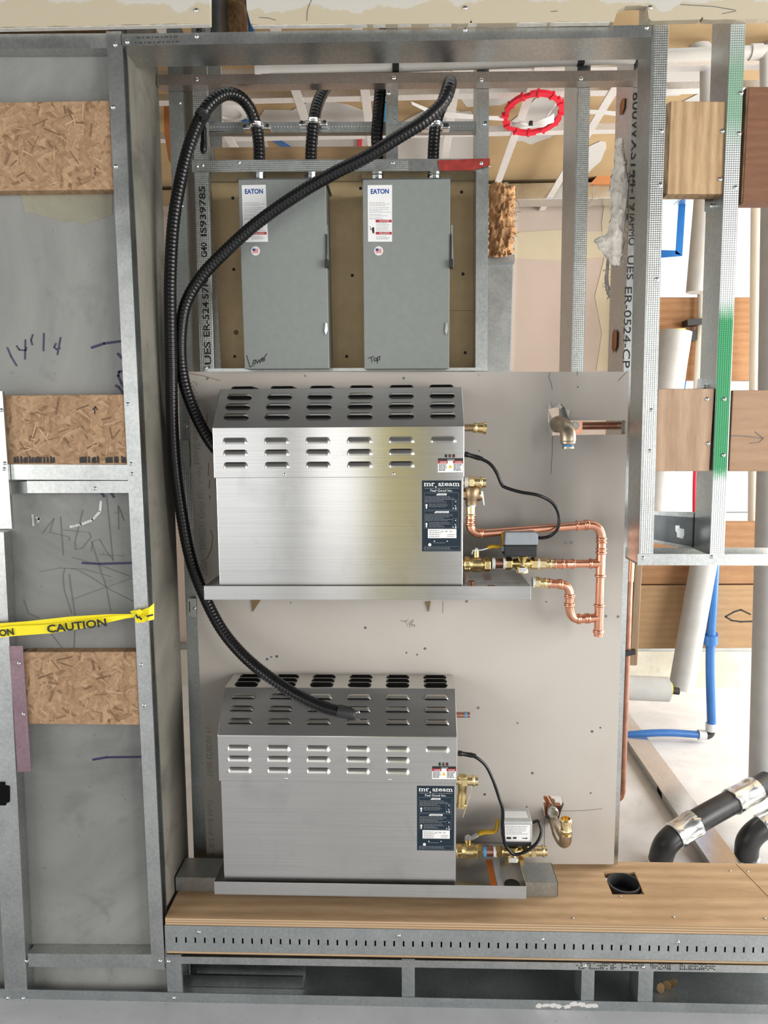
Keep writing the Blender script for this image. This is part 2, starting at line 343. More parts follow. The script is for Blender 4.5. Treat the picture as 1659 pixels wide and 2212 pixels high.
def finish(me, smooth):
    bm = bmesh.new(); bm.from_mesh(me); bmesh.ops.recalc_face_normals(bm, faces=bm.faces)
    if smooth:
        for f in bm.faces: f.smooth = True
        for e in bm.edges:
            if len(e.link_faces) == 2 and e.calc_face_angle(0) > smooth: e.smooth = False
    bm.to_mesh(me); bm.free()
def obj(name, b, mats, parent=None, smooth=0, bevel=0.0, origin=None, label=None):
    if parent is not None: o0 = wl(parent)
    elif origin is not None: o0 = Vector(origin)
    else:
        xs = [v.x for v in b.v]; ys = [v.y for v in b.v]; zs = [v.z for v in b.v]
        o0 = Vector(((min(xs)+max(xs))/2, (min(ys)+max(ys))/2, min(zs)))
    me = bpy.data.meshes.new(name); me.from_pydata([v-o0 for v in b.v], [], b.f)
    for m in (mats if isinstance(mats, (list, tuple)) else [mats]): me.materials.append(MAT[m])
    for p, i in zip(me.polygons, b.m): p.material_index = i
    finish(me, smooth)
    o = bpy.data.objects.new(name, me); COL.objects.link(o)
    if parent is not None: o.parent = parent
    else: o.location = o0
    if bevel:
        md = o.modifiers.new('edge', 'BEVEL'); md.width = bevel; md.segments = 2; md.limit_method = 'ANGLE'; md.angle_limit = 0.6
    if label: o['label'] = label
    return o
def tag(o, label, cat, group=None):
    o['label'] = label; o['category'] = cat
    if group: o['group'] = group
    return o
def thing(name, label, cat, loc, group=None):
    o = bpy.data.objects.new(name, None); COL.objects.link(o); o.location = Vector(loc); o.empty_display_size = 0.05
    return tag(o, label, cat, group)
def struct(o): o['kind'] = 'structure'; return o
def like(src, name, parent, loc):
    o = bpy.data.objects.new(name, src); COL.objects.link(o); o.parent = parent; o.location = Vector(loc) - wl(parent); return o
# shared screw: pan head with a cross recess, axis -Y
def screw_mesh():
    b = B(); b.lathe((0, 0.001, 0), (0, -0.003, 0), [(0, 0.0046), (0.55, 0.0046), (0.9, 0.003), (1, 0.0012)], 10)
    b.box(-0.0024, 0.0024, -0.0034, -0.0028, -0.0005, 0.0005, 1); b.box(-0.0005, 0.0005, -0.0034, -0.0028, -0.0024, 0.0024, 1)
    me = bpy.data.meshes.new('screw'); me.from_pydata(b.v, [], b.f); me.materials.append(MAT['chrome']); me.materials.append(MAT['dark_steel'])
    for p, i in zip(me.polygons, b.m): p.material_index = i
    finish(me, 0.7); return me
SCREW = screw_mesh()
def screws(parent, pix, Y):
    for x, y in pix: like(SCREW, 'screw', parent, P(x, y, Y))
def text(name, s, c, w, h, m, parent, right=(1, 0, 0), up=(0, 0, 1), th=0.0004, shear=0.0, label=None, bold=0.0):
    cu = bpy.data.curves.new(name, 'FONT'); cu.body = s; cu.size = 1; cu.align_x = 'LEFT'; cu.resolution_u = 3; cu.shear = shear; cu.offset = bold
    t = bpy.data.objects.new(name, cu); COL.objects.link(t)
    bpy.context.view_layer.update()
    me = bpy.data.meshes.new_from_object(t); bpy.data.objects.remove(t); bpy.data.curves.remove(cu)
    xs = [v.co.x for v in me.vertices]; ys = [v.co.y for v in me.vertices]
    x0, x1, y0, y1 = min(xs), max(xs), min(ys), max(ys)
    R_, U = Vector(right).normalized(), Vector(up).normalized(); N = R_.cross(U); c = Vector(c); o0 = wl(parent)
    sx = w/(x1-x0); sy = (h/(y1-y0)) if h else sx
    for v in me.vertices:
        v.co = c + R_*((v.co.x-(x0+x1)/2)*sx) + U*((v.co.y-(y0+y1)/2)*sy) + N*th - o0
    me.materials.clear(); me.materials.append(MAT[m]); me.name = name
    o = bpy.data.objects.new(name, me); COL.objects.link(o); o.parent = parent
    if label: o['label'] = label
    return o
def ptext(name, s, x0, y0, x1, y1, Y, m, parent, rot=0, th=0.0005, bold=0.0):
    """text filling the photo-pixel box; rot 0 upright, 1 reading downwards, -1 reading upwards"""
    X0, X1, Z0, Z1 = rect(x0, y0, x1, y1, Y); c = Vector(((X0+X1)/2, Y, (Z0+Z1)/2))
    if rot == 0: return text(name, s, c, X1-X0, Z1-Z0, m, parent, th=th, bold=bold)
    t = P((x0+x1)/2, y0, Y)-P((x0+x1)/2, y1, Y)
    if rot == 1: return text(name, s, c, Z1-Z0, X1-X0, m, parent, (0, 0, -1), (1, 0, 0), th, bold=bold)
    return text(name, s, c, Z1-Z0, X1-X0, m, parent, (0, 0, 1), (-1, 0, 0), th, bold=bold)
def spline(pts, n=12):
    pts = [Vector(p) for p in pts]; pts = [pts[0]*2-pts[1]] + pts + [pts[-1]*2-pts[-2]]; out = []
    for i in range(1, len(pts)-2):
        a, b_, c, d = pts[i-1:i+3]
        for k in range(n):
            t = k/n; out.append(0.5*((2*b_)+(-a+c)*t+(2*a-5*b_+4*c-d)*t*t+(-a+3*b_-3*c+d)*t*t*t))
    out.append(pts[-2]); return out
def resample(path, step):
    out = [path[0]]; acc = 0.0
    for a, c in zip(path, path[1:]):
        L = (c-a).length; d = step-acc
        while d <= L: out.append(a+(c-a)*(d/L)); d += step
        acc = L-(d-step)
    return out
# cold-formed profiles: web on u=0, flanges towards +u, depth along v
def cprof(w, D, t=0.0012, lip=0.0):
    if lip: return [(0,0),(w,0),(w,lip),(w-t,lip),(w-t,t),(t,t),(t,D-t),(w-t,D-t),(w-t,D-lip),(w,D-lip),(w,D),(0,D)]
    return [(0,0),(w,0),(w,t),(t,t),(t,D-t),(w,D-t),(w,D),(0,D)]
def stud(b, xl1, xr1, y1, xl0, xr0, y0, Y, D, web='L', lip=0.008, mi=0):
    """upright stud: front flange between the pixel edges (top row y1, bottom row y0) at depth Y, D deep"""
    w = ((P(xr1, y1, Y)-P(xl1, y1, Y)).length+(P(xr0, y0, Y)-P(xl0, y0, Y)).length)/2
    if web == 'L': return b.sweep(cprof(w, D, lip=lip), P(xl0, y0, Y), P(xl1, y1, Y), (1, 0, 0), (0, 1, 0), mi)
    return b.sweep(cprof(w, D, lip=lip), P(xr0, y0, Y), P(xr1, y1, Y), (-1, 0, 0), (0, 1, 0), mi)
def track(b, x0, y0t, y0b, x1, y1t, y1b, Y, D, web='B', lip=0.0, mi=0):
    """level track: front flange between the pixel rows at depth Y, web at its bottom (B) or top (T)"""
    h = ((P(x0, y0t, Y)-P(x0, y0b, Y)).length+(P(x1, y1t, Y)-P(x1, y1b, Y)).length)/2
    if web == 'B': return b.sweep(cprof(h, D, lip=lip), P(x0, y0b, Y), P(x1, y1b, Y), (0, 0, 1), (0, 1, 0), mi)
    return b.sweep(cprof(h, D, lip=lip), P(x0, y0t, Y), P(x1, y1t, Y), (0, 0, -1), (0, 1, 0), mi)
def plate(name, outer, holes, Y0, Y1, m, parent=None, bevel=0):
    """flat sheet traced in photo pixels at depth Y0 (real holes), straight back to Y1"""
    cu = bpy.data.curves.new(name, 'CURVE'); cu.dimensions = '2D'; cu.fill_mode = 'BOTH'; cu.extrude = abs(Y1-Y0)/2
    for poly in [outer]+holes:
        sp = cu.splines.new('POLY'); sp.points.add(len(poly)-1); sp.use_cyclic_u = True
        for q, (x, y) in zip(sp.points, poly):
            w_ = P(x, y, Y0); q.co = (w_.x, w_.z, 0, 1)
    t = bpy.data.objects.new(name, cu); COL.objects.link(t); bpy.context.view_layer.update()
    me = bpy.data.meshes.new_from_object(t); bpy.data.objects.remove(t); bpy.data.curves.remove(cu)
    b = B(); ym = (Y0+Y1)/2
    b.add([(v.co.x, ym-v.co.z, v.co.y) for v in me.vertices], [tuple(p.vertices) for p in me.polygons])
    bpy.data.meshes.remove(me)
    return obj(name, b, m, parent, bevel=bevel)
def dashes(b, X0, X1, Z, n_rows, dz, Y, h=0.0007, fill=0.9, mi=0, ragged=0.35):
    for r in range(n_rows):
        x = X0; end = X0+(X1-X0)*fill*(1-random.random()*ragged)
        while x < end:
            L = random.uniform(0.0025, 0.008); b.box(x, min(end, x+L), Y-0.0003, Y, Z-r*dz-h, Z-r*dz, mi); x += L+0.0012
    return b
# ================================================================== THE SETTING
YB, YS = 0.235, 0.251          # face of the gypsum board, face of the studs it is screwed to
ZS = P(840, 1990, 0).z         # top of the plywood shelf
XC = P(312, 1000, 0.037).x     # corner of the concrete wall
CEIL = 2.72
YW = 2.36                      # wall of the room beyond

b = B(); b.box(-3.4, 3.6, -5.2, 0.24, -0.2, 0.0); struct(obj('floor', b, 'floor_front'))
b = B(); b.box(-3.4, 3.6, 0.24, 2.7, -0.2, 0.0); struct(obj('floor', b, 'floor_pale'))
# concrete wall on the left with its plastered return
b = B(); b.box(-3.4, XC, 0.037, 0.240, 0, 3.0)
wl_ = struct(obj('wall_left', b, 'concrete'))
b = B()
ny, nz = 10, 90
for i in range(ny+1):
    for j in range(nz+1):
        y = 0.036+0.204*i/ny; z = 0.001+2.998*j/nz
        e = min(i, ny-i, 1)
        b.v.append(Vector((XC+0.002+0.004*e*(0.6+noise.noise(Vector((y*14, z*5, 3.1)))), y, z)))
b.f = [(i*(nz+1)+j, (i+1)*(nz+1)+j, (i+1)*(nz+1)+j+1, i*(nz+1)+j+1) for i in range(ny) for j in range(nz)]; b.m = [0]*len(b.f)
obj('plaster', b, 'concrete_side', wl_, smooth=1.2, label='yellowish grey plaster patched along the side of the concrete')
# pen and chalk marks on the concrete
YM = 0.0365
b = B()
b.strokes([[(16, 751), (24, 770), (36, 790)], [(36, 747), (42, 756), (56, 757), (57, 750)], [(55, 734), (54, 776)], [(71, 723), (67, 735), (70, 745)], [(95, 720), (94, 758)],
           [(121, 742), (117, 750), (122, 755), (130, 752)], [(131, 729), (124, 766)]], YM, 0.0032)
b.strokes([[(198, 751), (225, 742), (262, 737)], [(254, 764), (263, 774)], [(266, 802), (257, 803), (255, 812), (262, 828), (267, 836)], [(250, 833), (257, 837), (266, 850)]], YM, 0.0055)
b.strokes([[(219, 1064), (225, 1073)], [(240, 1065), (246, 1074)], [(178, 1216), (215, 1218), (286, 1216)], [(201, 1641), (230, 1636), (305, 1635)]], YM, 0.0055)
obj('marker_writing', b, 'ink_navy', wl_, label='dark blue marker figures and dashes on the concrete')
b = B()
b.strokes([[(92, 1152), (117, 1120), (108, 1150), (150, 1160), (150, 1168)], [(131, 1116), (137, 1200)], [(179, 1102), (162, 1170), (164, 1188), (178, 1184), (197, 1160), (192, 1150), (137, 1145)],
           [(230, 1070), (244, 1213)], [(197, 1190), (200, 1170), (215, 1165), (232, 1195), (246, 1210)], [(215, 1198), (268, 1201)], [(256, 1144), (255, 1092), (268, 1125)], [(245, 1110), (262, 1105)],
           [(86, 1235), (130, 1227), (180, 1229), (240, 1246)], [(136, 1245), (140, 1228), (150, 1228), (170, 1232), (195, 1246), (240, 1275), (290, 1300)], [(150, 1240), (152, 1260), (163, 1335), (160, 1405)],
           [(156, 1295), (210, 1275), (288, 1248)], [(156, 1204), (215, 1220), (280, 1245)], [(198, 1170), (215, 1225), (230, 1270), (239, 1322)], [(136, 1245), (139, 1275), (155, 1325)], [(52, 1295), (62, 1325), (85, 1335)], [(112, 1370), (135, 1400)]], YM, 0.0011)
obj('pencil_writing', b, 'pencil', wl_, label='thin pencil scribbles and large figures on the concrete')
b = B(); b.strokes([[(218, 1083), (216, 1105), (200, 1123), (175, 1133), (152, 1138)]], YM, 0.006, 0.0004); b.strokes([[(70, 1112), (72, 1135)], [(78, 1118), (86, 1122)], [(82, 1128), (84, 1120)]], YM, 0.005, 0.0004)
obj('chalk_mark', b, 'chalk', wl_, label='pale curved smear on the concrete')

rr = random.Random(21); top = [(44, 418), (120, 414), (200, 412), (243, 411)]; bot = [(244, 462), (225, 470), (200, 479), (175, 484), (160, 478), (140, 482), (120, 474), (95, 470), (70, 462), (52, 458), (48, 440)]
b = B(); b.pprism(top+[(x+rr.uniform(-2, 2), y+rr.uniform(-3, 3)) for x, y in bot], YM-0.0001, YM+0.001); obj('cement_patch', b, 'cement_olive', wl_, label='olive beige cement patch below the top chipboard')
# ---- room in which the photographer stands: facade with openings behind, so the metal has something to mirror
b = B(); b.box(-3.4, 3.6, -5.2, -0.02, 2.95, 3.05); struct(obj('ceiling', b, 'ceiling_dark'))
b = B(); b.box(-3.5, -3.4, -5.2, -4.0, 0, 3.0); b.box(-3.5, -3.4, -1.0, 0.17, 0, 3.0); b.box(-3.5, -3.4, -4.0, -1.0, 0, 0.5); b.box(-3.5, -3.4, -4.0, -1.0, 2.6, 3.0); struct(obj('wall_left', b, 'wall_plain'))
opening_light('daylight_and_fill', (-3.38, -2.5, 1.55), (PI/2, 0, -PI/2), 2.9, 2.05, 55)  # unseen left opening and lamp added for more frontal light
b = B(); b.box(3.6, 3.7, -5.2, -4.4, 0, 3.0); b.box(3.6, 3.7, -0.7, 0.3, 0, 3.0); b.box(3.6, 3.7, -4.4, -0.7, 0, 0.5); b.box(3.6, 3.7, -4.4, -0.7, 2.6, 3.0); b.box(3.6, 3.7, -2.6, -2.5, 0.5, 2.6); struct(obj('wall_right', b, 'wall_plain'))
for y_ in (-3.5, -1.6): opening_light('daylight_and_fill', (3.58, y_, 1.55), (PI/2, 0, PI/2), 1.75, 2.05, 100)
OPEN = [(-2.9, -1.25), (-0.98, -0.42), (0.55, 1.0), (1.5, 3.1)]
b = B(); xs = -3.4
for x0, x1 in OPEN:
    b.box(xs, x0, -5.3, -5.2, 0, 3.0); b.box(x0, x1, -5.3, -5.2, 0, 0.25); b.box(x0, x1, -5.3, -5.2, 2.6, 3.0); xs = x1
b.box(xs, 3.6, -5.3, -5.2, 0, 3.0); wf = struct(obj('wall_front', b, 'wall_grey'))
b = B(); b.box(-0.40, 0.12, -5.2, -5.18, 0, 2.44); obj('reflection_panel', b, 'reflection_yellow', wf)  # unseen panel added so the stainless mirrors a yellow-green band
for x0, x1 in OPEN:
    opening_light('daylight_and_fill', ((x0+x1)/2, -5.15, 1.42), (PI/2, 0, 0), x1-x0, 2.3, (5.5 if -1 < x0 < 0 else 1.6)*(x1-x0))
# ---- room beyond the framing
XW0, XW1 = P(1372, 700, YW).x, P(1372, 700, YW).x+1.45
ZW0, ZW1 = P(1500, 1128, YW).z, P(1500, 300, YW).z
b = B(); b.box(-2.6, XW0, YW, YW+0.12, 0, CEIL); b.box(XW0, XW1, YW, YW+0.12, 0, ZW0); b.box(XW0, XW1, YW, YW+0.12, ZW1, CEIL); b.box(XW1, 3.6, YW, YW+0.12, 0, CEIL)
wb = struct(obj('wall_back', b, 'drywall_pink'))
b = B(); xa, xb = P(1100, 500, YW).x, P(1340, 500, YW).x
b.pprism([(1112, 502), (1200, 497), (1300, 500), (1345, 495), (1345, 560), (1300, 556), (1200, 562), (1112, 558)], YW-0.002, YW, 0)
b.pprism([(1310, 410), (1345, 405), (1345, 800), (1288, 800), (1300, 720), (1285, 640), (1305, 560), (1300, 480)], YW-0.003, YW-0.0001, 0)
obj('joint_compound', b, 'joint_compound', wb)
b = B(); b.pprism([(1112, 402), (1345, 397), (1345, 403), (1112, 409)], YW-0.012, YW, 0); b.pprism([(1102, 405), (1116, 404), (1106, 800), (1092, 800)], YW-0.014, YW, 0)
obj('corner_bead', b, 'wall_plain', wb)
b = B(); b.pprism([(1112, 420), (1345, 415), (1345, 416.5), (1112, 421.5)], YW-0.0035, YW-0.003, 0); obj('chalk_line', b, 'flag_red', wb)
win = B(); fw = 0.05
for a in (XW0, XW1-fw): win.box(a, a+fw, YW+0.01, YW+0.08, ZW0, ZW1)
win.box(XW0+fw, XW1-fw, YW+0.01, YW+0.08, ZW0, ZW0+fw); win.box(XW0+fw, XW1-fw, YW+0.01, YW+0.08, ZW1-fw, ZW1)
w1 = struct(obj('window_1', win, 'wall_plain'))
b = B(); b.box(XW0+fw, XW1-fw, YW+0.04, YW+0.046, ZW0+fw, ZW1-fw); obj('pane', b, 'window_glass', w1)
b = B(); b.box(-2.6, 3.6, YW-0.07, YW, 0.0, P(1500, 1408, YW-0.07).z); struct(obj('trim_1', b, 'curb_cream'))
zt = P(1500, 1408, YW-0.07).z
b = B(); b.box(-2.6, 3.6, YW-0.06, YW, zt, zt+0.028); struct(obj('trim_2', b, 'galv_dull'))
b = B(); b.box(-2.7, -2.6, 0.17, YW+0.12, 0, CEIL); struct(obj('wall_left', b, 'wall_plain'))
# glazed side of the far room
b = B()
for y in (0.45, 1.42, 2.38): b.box(3.5, 3.6, y-0.05, y+0.05, 0, CEIL)
b.box(3.5, 3.6, 0.5, 2.33, 0, 0.12); b.box(3.5, 3.6, 0.5, 2.33, 2.5, CEIL); struct(obj('wall_right', b, 'wall_plain'))
opening_light('daylight_and_fill', (3.45, 1.42, 1.3), (PI/2, 0, PI/2), 1.8, 2.3, 125)
# ceiling of the far room: drywall sheets with filled joints
b = B(); b.box(-2.6, 3.6, 0.45, YW, CEIL, CEIL+0.1); ce = struct(obj('ceiling', b, 'tan_drywall'))
b = B(); r_ = random.Random(3)
for cx, cy, sx, sy in [(-0.75, 1.75, 0.16, 0.5), (-0.35, 1.5, 0.30, 0.28), (0.12, 1.7, 0.26, 0.5), (0.30, 1.0, 0.2, 0.35), (0.85, 1.9, 0.07, 0.28), (-0.1, 1.95, 0.5, 0.1), (0.55, 1.45, 0.12, 0.3), (1.15, 1.5, 0.14, 0.4), (1.0, 1.1, 0.1, 0.2)]:
    n = 16; b.prism([(cx+sx*math.cos(2*PI*k/n)*r_.uniform(0.7, 1.05), cy+sy*math.sin(2*PI*k/n)*r_.uniform(0.7, 1.05), CEIL-0.0005) for k in range(n)], (0, 0, -0.002))
obj('joint_compound', b, 'wall_plain', ce, label='pale filler patches on the ceiling boards')

# ================================================================== FRONT FRAMING
def sthing(name, label, mats, build, scr=(), Y=0, cat='metal stud', group=None, smooth=0):
    bb = B(); build(bb); o = obj(name, bb, mats, smooth=smooth); tag(o, label, cat, group)
    screws(o, scr, Y-0.0002); return o
def soffit(pts, label, scr=()):
    o = plate('drywall_panel', pts, [], -0.0165, -0.0005, 'soffit_drywall'); tag(o, label, 'drywall')
    return o
r_ = random.Random(5)
def rag(x0, y0, x1, y1, n, a=1.2):
    return [(x0+(x1-x0)*k/n+r_.uniform(-a, a)*0.4, y0+(y1-y0)*k/n+r_.uniform(-a, a)) for k in range(n+1)]
so = soffit([(-160, -120), (452, -120), (453, 49)]+rag(451, 50, -160, 63, 40), 'narrow strip of tan filled drywall above the left bay')
b = B(); b.prism([p+Vector((0, 0.0012, 0)) for p in [P(452.5, 50.5, -0.0165), P(-160, 63.5, -0.0165), P(-160, 64.5, -0.0165), P(452.5, 51.5, -0.0165)]], (0, 0.013, 0)); obj('core', b, 'gypsum_core', so, label='crumbly white gypsum edge')
screws(so, [(424, 22)], -0.0165)
so2 = soffit([(526, -120), (1850, -120)]+rag(1850, 40, 1520, 42, 14)+[(1518, 36), (1512, 42)]+rag(1410, 46, 1402, 40, 3)+[(1398, 14), (1380, 12), (1352, 13), (1334, 22), (1330, 34), (1326, 49)]+rag(1320, 46, 1020, 50, 16)+[(1018, 42), (1014, 50)]+rag(1010, 50, 545, 53, 24)+[(541, 50), (533, 20)], 'long strip of drywall with filler over the head of the niche')
b = B(); b.prism([P(1318, 47, -0.0153), P(545, 54, -0.0153), P(545, 55.2, -0.0153), P(1318, 48.2, -0.0153)], (0, 0.013, 0)); obj('core', b, 'gypsum_core', so2, label='crumbly white gypsum edge')
screws(so2, [(1005, 17), (1405, 16)], -0.0165)
b = B(); b.strokes([[(675, -5), (664, 22), (663, 45)], [(560, 38), (580, 39), (596, 44)], [(1470, 10), (1540, 14), (1588, 22)], [(1560, 30), (1590, 24)], [(1190, 25), (1204, 24)]], -0.0166, 0.0012); obj('pencil_mark', b, 'pencil', so2)['kind'] = 'stuff'

YCH = 0.2165
# left bay
lb = [ ]
stL = sthing('metal_stud', 'tall bright galvanized stud standing at the left edge of the niche', 'galv', lambda q: stud(q, 229, 262, 68, 328, 356, 2094, 0, 0.034, 'L', 0.006),
    [(249, 96), (244, 231), (250, 359), (276, 873), (283, 1002), (285, 1024), (305, 1436), (311, 1524), (346, 2077)])
trTL = sthing('metal_track', 'galvanized top track over the left bay under the drywall strip', 'galv', lambda q: track(q, -120, 76, 106, 231, 70, 104, 0.001, 0.034, 'B'), cat='metal track')
trM1 = sthing('metal_track', 'upper of two galvanized tracks across the left bay below the middle chipboard', 'galv', lambda q: track(q, 16, 1003, 1036, 281, 1004, 1037, 0.002, 0.034, 'B'), cat='metal track')
trM2 = sthing('metal_track', 'lower of two galvanized tracks across the left bay below the middle chipboard', 'galv', lambda q: (track(q, 58, 1039, 1065, 281, 1038.5, 1065, 0.010, 0.026, 'T'), track(q, 20, 1041, 1066, 58, 1040, 1065.5, 0.028, 0.008, 'T')), [(205, 1055)], 0.010, cat='metal track')
trS = sthing('metal_track', 'galvanized sill track at the foot of the left bay', 'galv', lambda q: track(q, 60, 2060, 2089, 331, 2062, 2090, 0.001, 0.034, 'T'), [(57, 2077)], 0, cat='metal track')
stFL = sthing('metal_stud', 'galvanized stud at the left picture edge running down to the floor track', 'galv', lambda q: stud(q, -40, 8, 1150, 8, 60, 2160, 0.0016, 0.034, 'R', 0))
b = B(); b.pprism([(-10, 1690), (10, 1690), (10, 1697), (20, 1699), (20, 1733), (13, 1735), (12, 1740), (-10, 1740)], -0.0006, 0.0006); obj('service_hole', b, 'black_void', stFL, label='dark cross-shaped knock-out')
stFU = sthing('metal_stud', 'short galvanized stud end lapped over the left bay beside the middle chipboard', 'galv', lambda q: stud(q, -40, 5, 845, -20, 26, 1142, -0.009, 0.009, 'R', 0), [(3, 886), (10, 1001), (9, 1013)], -0.009)
pv = sthing('backing_plate', 'flat violet-tinted metal plate beside the lowest chipboard', 'galv_violet', lambda q: q.pprism([(19, 1396), (49, 1395), (67, 1666), (38, 1668)], -0.004, -0.0025), [(41, 1433), (51, 1543)], -0.004, cat='metal plate')
for pts, y, lab, extra in (([(-60, 222), (237, 217), (246, 409), (-60, 413)], 0.004, 'topmost chipboard block with pale flakes in the left bay', 0),
                    ([(10, 854), (270, 852), (278, 1003), (16, 1003)], 0.003, 'middle chipboard block with black stamp along its bottom edge', 1),
                    ([(48, 1409), (298, 1408), (303, 1566), (60, 1564)], 0.003, 'lowest chipboard block between the violet plate and the stud', 2)):
    bb = B(); bb.pprism(pts, y, 0.0365); o = tag(obj('osb_block', bb, 'osb', bevel=0.0015), lab, 'chipboard', 'chipboard blocks in the left bay')
    fl = B(); rr = random.Random(40+extra); x0, y0 = max(2, min(p[0] for p in pts))+6, min(p[1] for p in pts)+8; x1, y1 = max(p[0] for p in pts)-14, max(p[1] for p in pts)-8
    for k in range(70):
        cx, cy = rr.uniform(x0+18, x1-12), rr.uniform(y0+6, y1-6); a = rr.uniform(0, PI); L, w_ = rr.uniform(6, 20), rr.uniform(1, 4)
        dx, dy = math.cos(a)*L, math.sin(a)*L
        q = [(cx-dx, cy-dy), (cx+dx, cy+dy), (cx+dx*0.8-dy*w_/L, cy+dy*0.8+dx*w_/L), (cx-dx-dy*w_/L, cy-dy+dx*w_/L)]
        if all(x0-4 < x < x1+8 and y0-4 < yy < y1+4 for x, yy in q): fl.pprism(q, y-0.0004-0.00001*k, y, k % 4)
    s_ = obj('flake', fl, ['osb', 'flake_dark', 'flake_mid', 'flake_light'], o); s_['kind'] = 'stuff'
    if extra == 1:
        ik = B(); rr = random.Random(9)
        for x0, x1 in ((30, 118), (172, 215), (228, 252), (262, 276)):
            x = x0
            while x < x1: ik.pprism([(x, 988+rr.uniform(-4, 3)), (x+4, 987), (x+5, 1000), (x, 1000)], y-0.0009, y-0.0004); x += rr.uniform(5, 8)
        ik.strokes([[(205, 894), (205, 880)], [(201, 885), (206, 878), (210, 885)]], y-0.0004, 0.0025); obj('stamp', ik, 'ink_black', o, label='smudged black stamp and a small arrow')['kind'] = 'stuff'

# caution tape tied round the left stud
ct = thing('caution_tape', 'yellow caution tape knotted round the stud over the left bay', 'tape', P(150, 1360, -0.02))
b = B()
def ribbon(bb, top, bot, Ys, mi=0):
    n = len(top)
    for i in range(n-1):
        bb.prism([P(*top[i], Ys[i]), P(*top[i+1], Ys[i+1]), P(*bot[i+1], Ys[i+1]), P(*bot[i], Ys[i])], (0, 0.0006, 0), mi)
ribbon(b, [(-60, 1351), (60, 1342), (150, 1332), (230, 1327), (290, 1326)], [(-60, 1380), (60, 1365), (150, 1350), (230, 1340), (290, 1334)], [-0.022, -0.02, -0.018, -0.015, -0.012])
obj('back_strip', b, 'tape_yellow', ct)
b = B()
ribbon(b, [(-60, 1362), (30, 1352), (90, 1350), (170, 1341), (240, 1331), (290, 1326)], [(-60, 1384), (30, 1374), (110, 1368), (180, 1357), (245, 1342), (290, 1332)], [-0.03, -0.03, -0.028, -0.024, -0.02, -0.014])
fs = obj('front_strip', b, 'tape_yellow', ct)
rt = (P(240, 1346, -0.027)-P(95, 1363, -0.027)).normalized(); upv = rt.cross(Vector((0, -1, 0))); upv = Vector((0, -1, 0)).cross(rt)*-1
if upv.z < 0: upv = -upv
text('lettering', 'CAUTION', P(166, 1351.5, -0.0305), 0.145, 0.020, 'ink_black', fs, rt, upv, 0.001, label='black letters CAUTION', bold=0.03)
text('lettering', 'ON', P(14, 1366, -0.0315), 0.036, 0.017, 'ink_black', fs, rt, upv, 0.001, label='black letters of the word before', bold=0.03)
b = B(); rr = random.Random(2)
for k in range(9):
    cx, cy = 288+rr.uniform(0, 22), 1330+rr.uniform(-8, 10); y0 = -0.008-0.004*k*0.5
    b.pprism([(cx-rr.uniform(5, 11), cy-rr.uniform(0, 5)), (cx, cy-rr.uniform(3, 8)), (cx+rr.uniform(5, 12), cy-rr.uniform(-2, 5)), (cx+rr.uniform(2, 8), cy+rr.uniform(3, 7)), (cx-4, cy+rr.uniform(4, 8))], y0, y0+0.001)
obj('knot', b, 'tape_yellow', ct)
b = B(); ribbon(b, [(306, 1318), (322, 1312), (333, 1303)], [(306, 1340), (322, 1341), (333, 1338)], [-0.012, -0.012, -0.004]); obj('tail', b, 'tape_yellow', ct)
b = B(); b.strokes([[(318, 1331), (330, 1328)], [(300, 1332), (306, 1338)], [(294, 1328), (298, 1335)]], -0.028, 0.004, 0.001); obj('lettering', b, 'ink_black', ct)

# head of the niche
trH = sthing('metal_track', 'wide galvanized head track spanning the top of the niche', 'galv', lambda q: track(q, 262, 74, 99, 1409, 53, 80, 0, 0.092, 'B'), [(275, 90), (425, 78), (1005, 64), (1397, 59)], 0, cat='metal track')
pp = B()
for r, row in enumerate((80, 91)):
    for k in range(24):
        if (k*7+r*3) % 5 > 1: pp.pprism([(292+k*4, row-k*0.12), (294+k*4, row-k*0.12), (294+k*4, row+3-k*0.12), (292+k*4, row+3-k*0.12)], -0.0006, 0.0)
obj('stamped_print', pp, 'ink_black', trH, label='dotted ink stamp')
stR = sthing('metal_stud', 'knurled galvanized stud at the right edge of the niche', ['galv', 'galv_knurl'], lambda q: (stud(q, 1411, 1447, -40, 1380, 1408, 1218, 0.0, 0.092, 'L', 0.008), q.pprism([(1415, 30), (1445, 30), (1406, 1196), (1383, 1196)], -0.0008, 0, 1)),
    [(1429, 283), (1427, 399), (1419, 603), (1407, 886), (1404, 974)], -0.0008)
stG = sthing('metal_stud', 'galvanized stud with bands of green spray paint in the right-hand bay', ['galv', 'galv_green_spray'], lambda q: (stud(q, 1580, 1616, -40, 1533, 1563, 1199, 0.0, 0.092, 'L', 0.008), q.pprism([(1578.5, 43), (1611, 43), (1562, 1197), (1534, 1197)], -0.0008, 0, 1)),
    [(1601, 201), (1597, 288), (1589, 405), (1565, 862), (1563, 983)], -0.0008)
trSR = sthing('metal_track', 'galvanized sill track under the right-hand bay with two bright screws', 'galv', lambda q: track(q, 1377, 1197, 1221, 1760, 1197, 1222, -0.0015, 0.095, 'B'), [(1389, 1205), (1538, 1203)], -0.0015, cat='metal track')
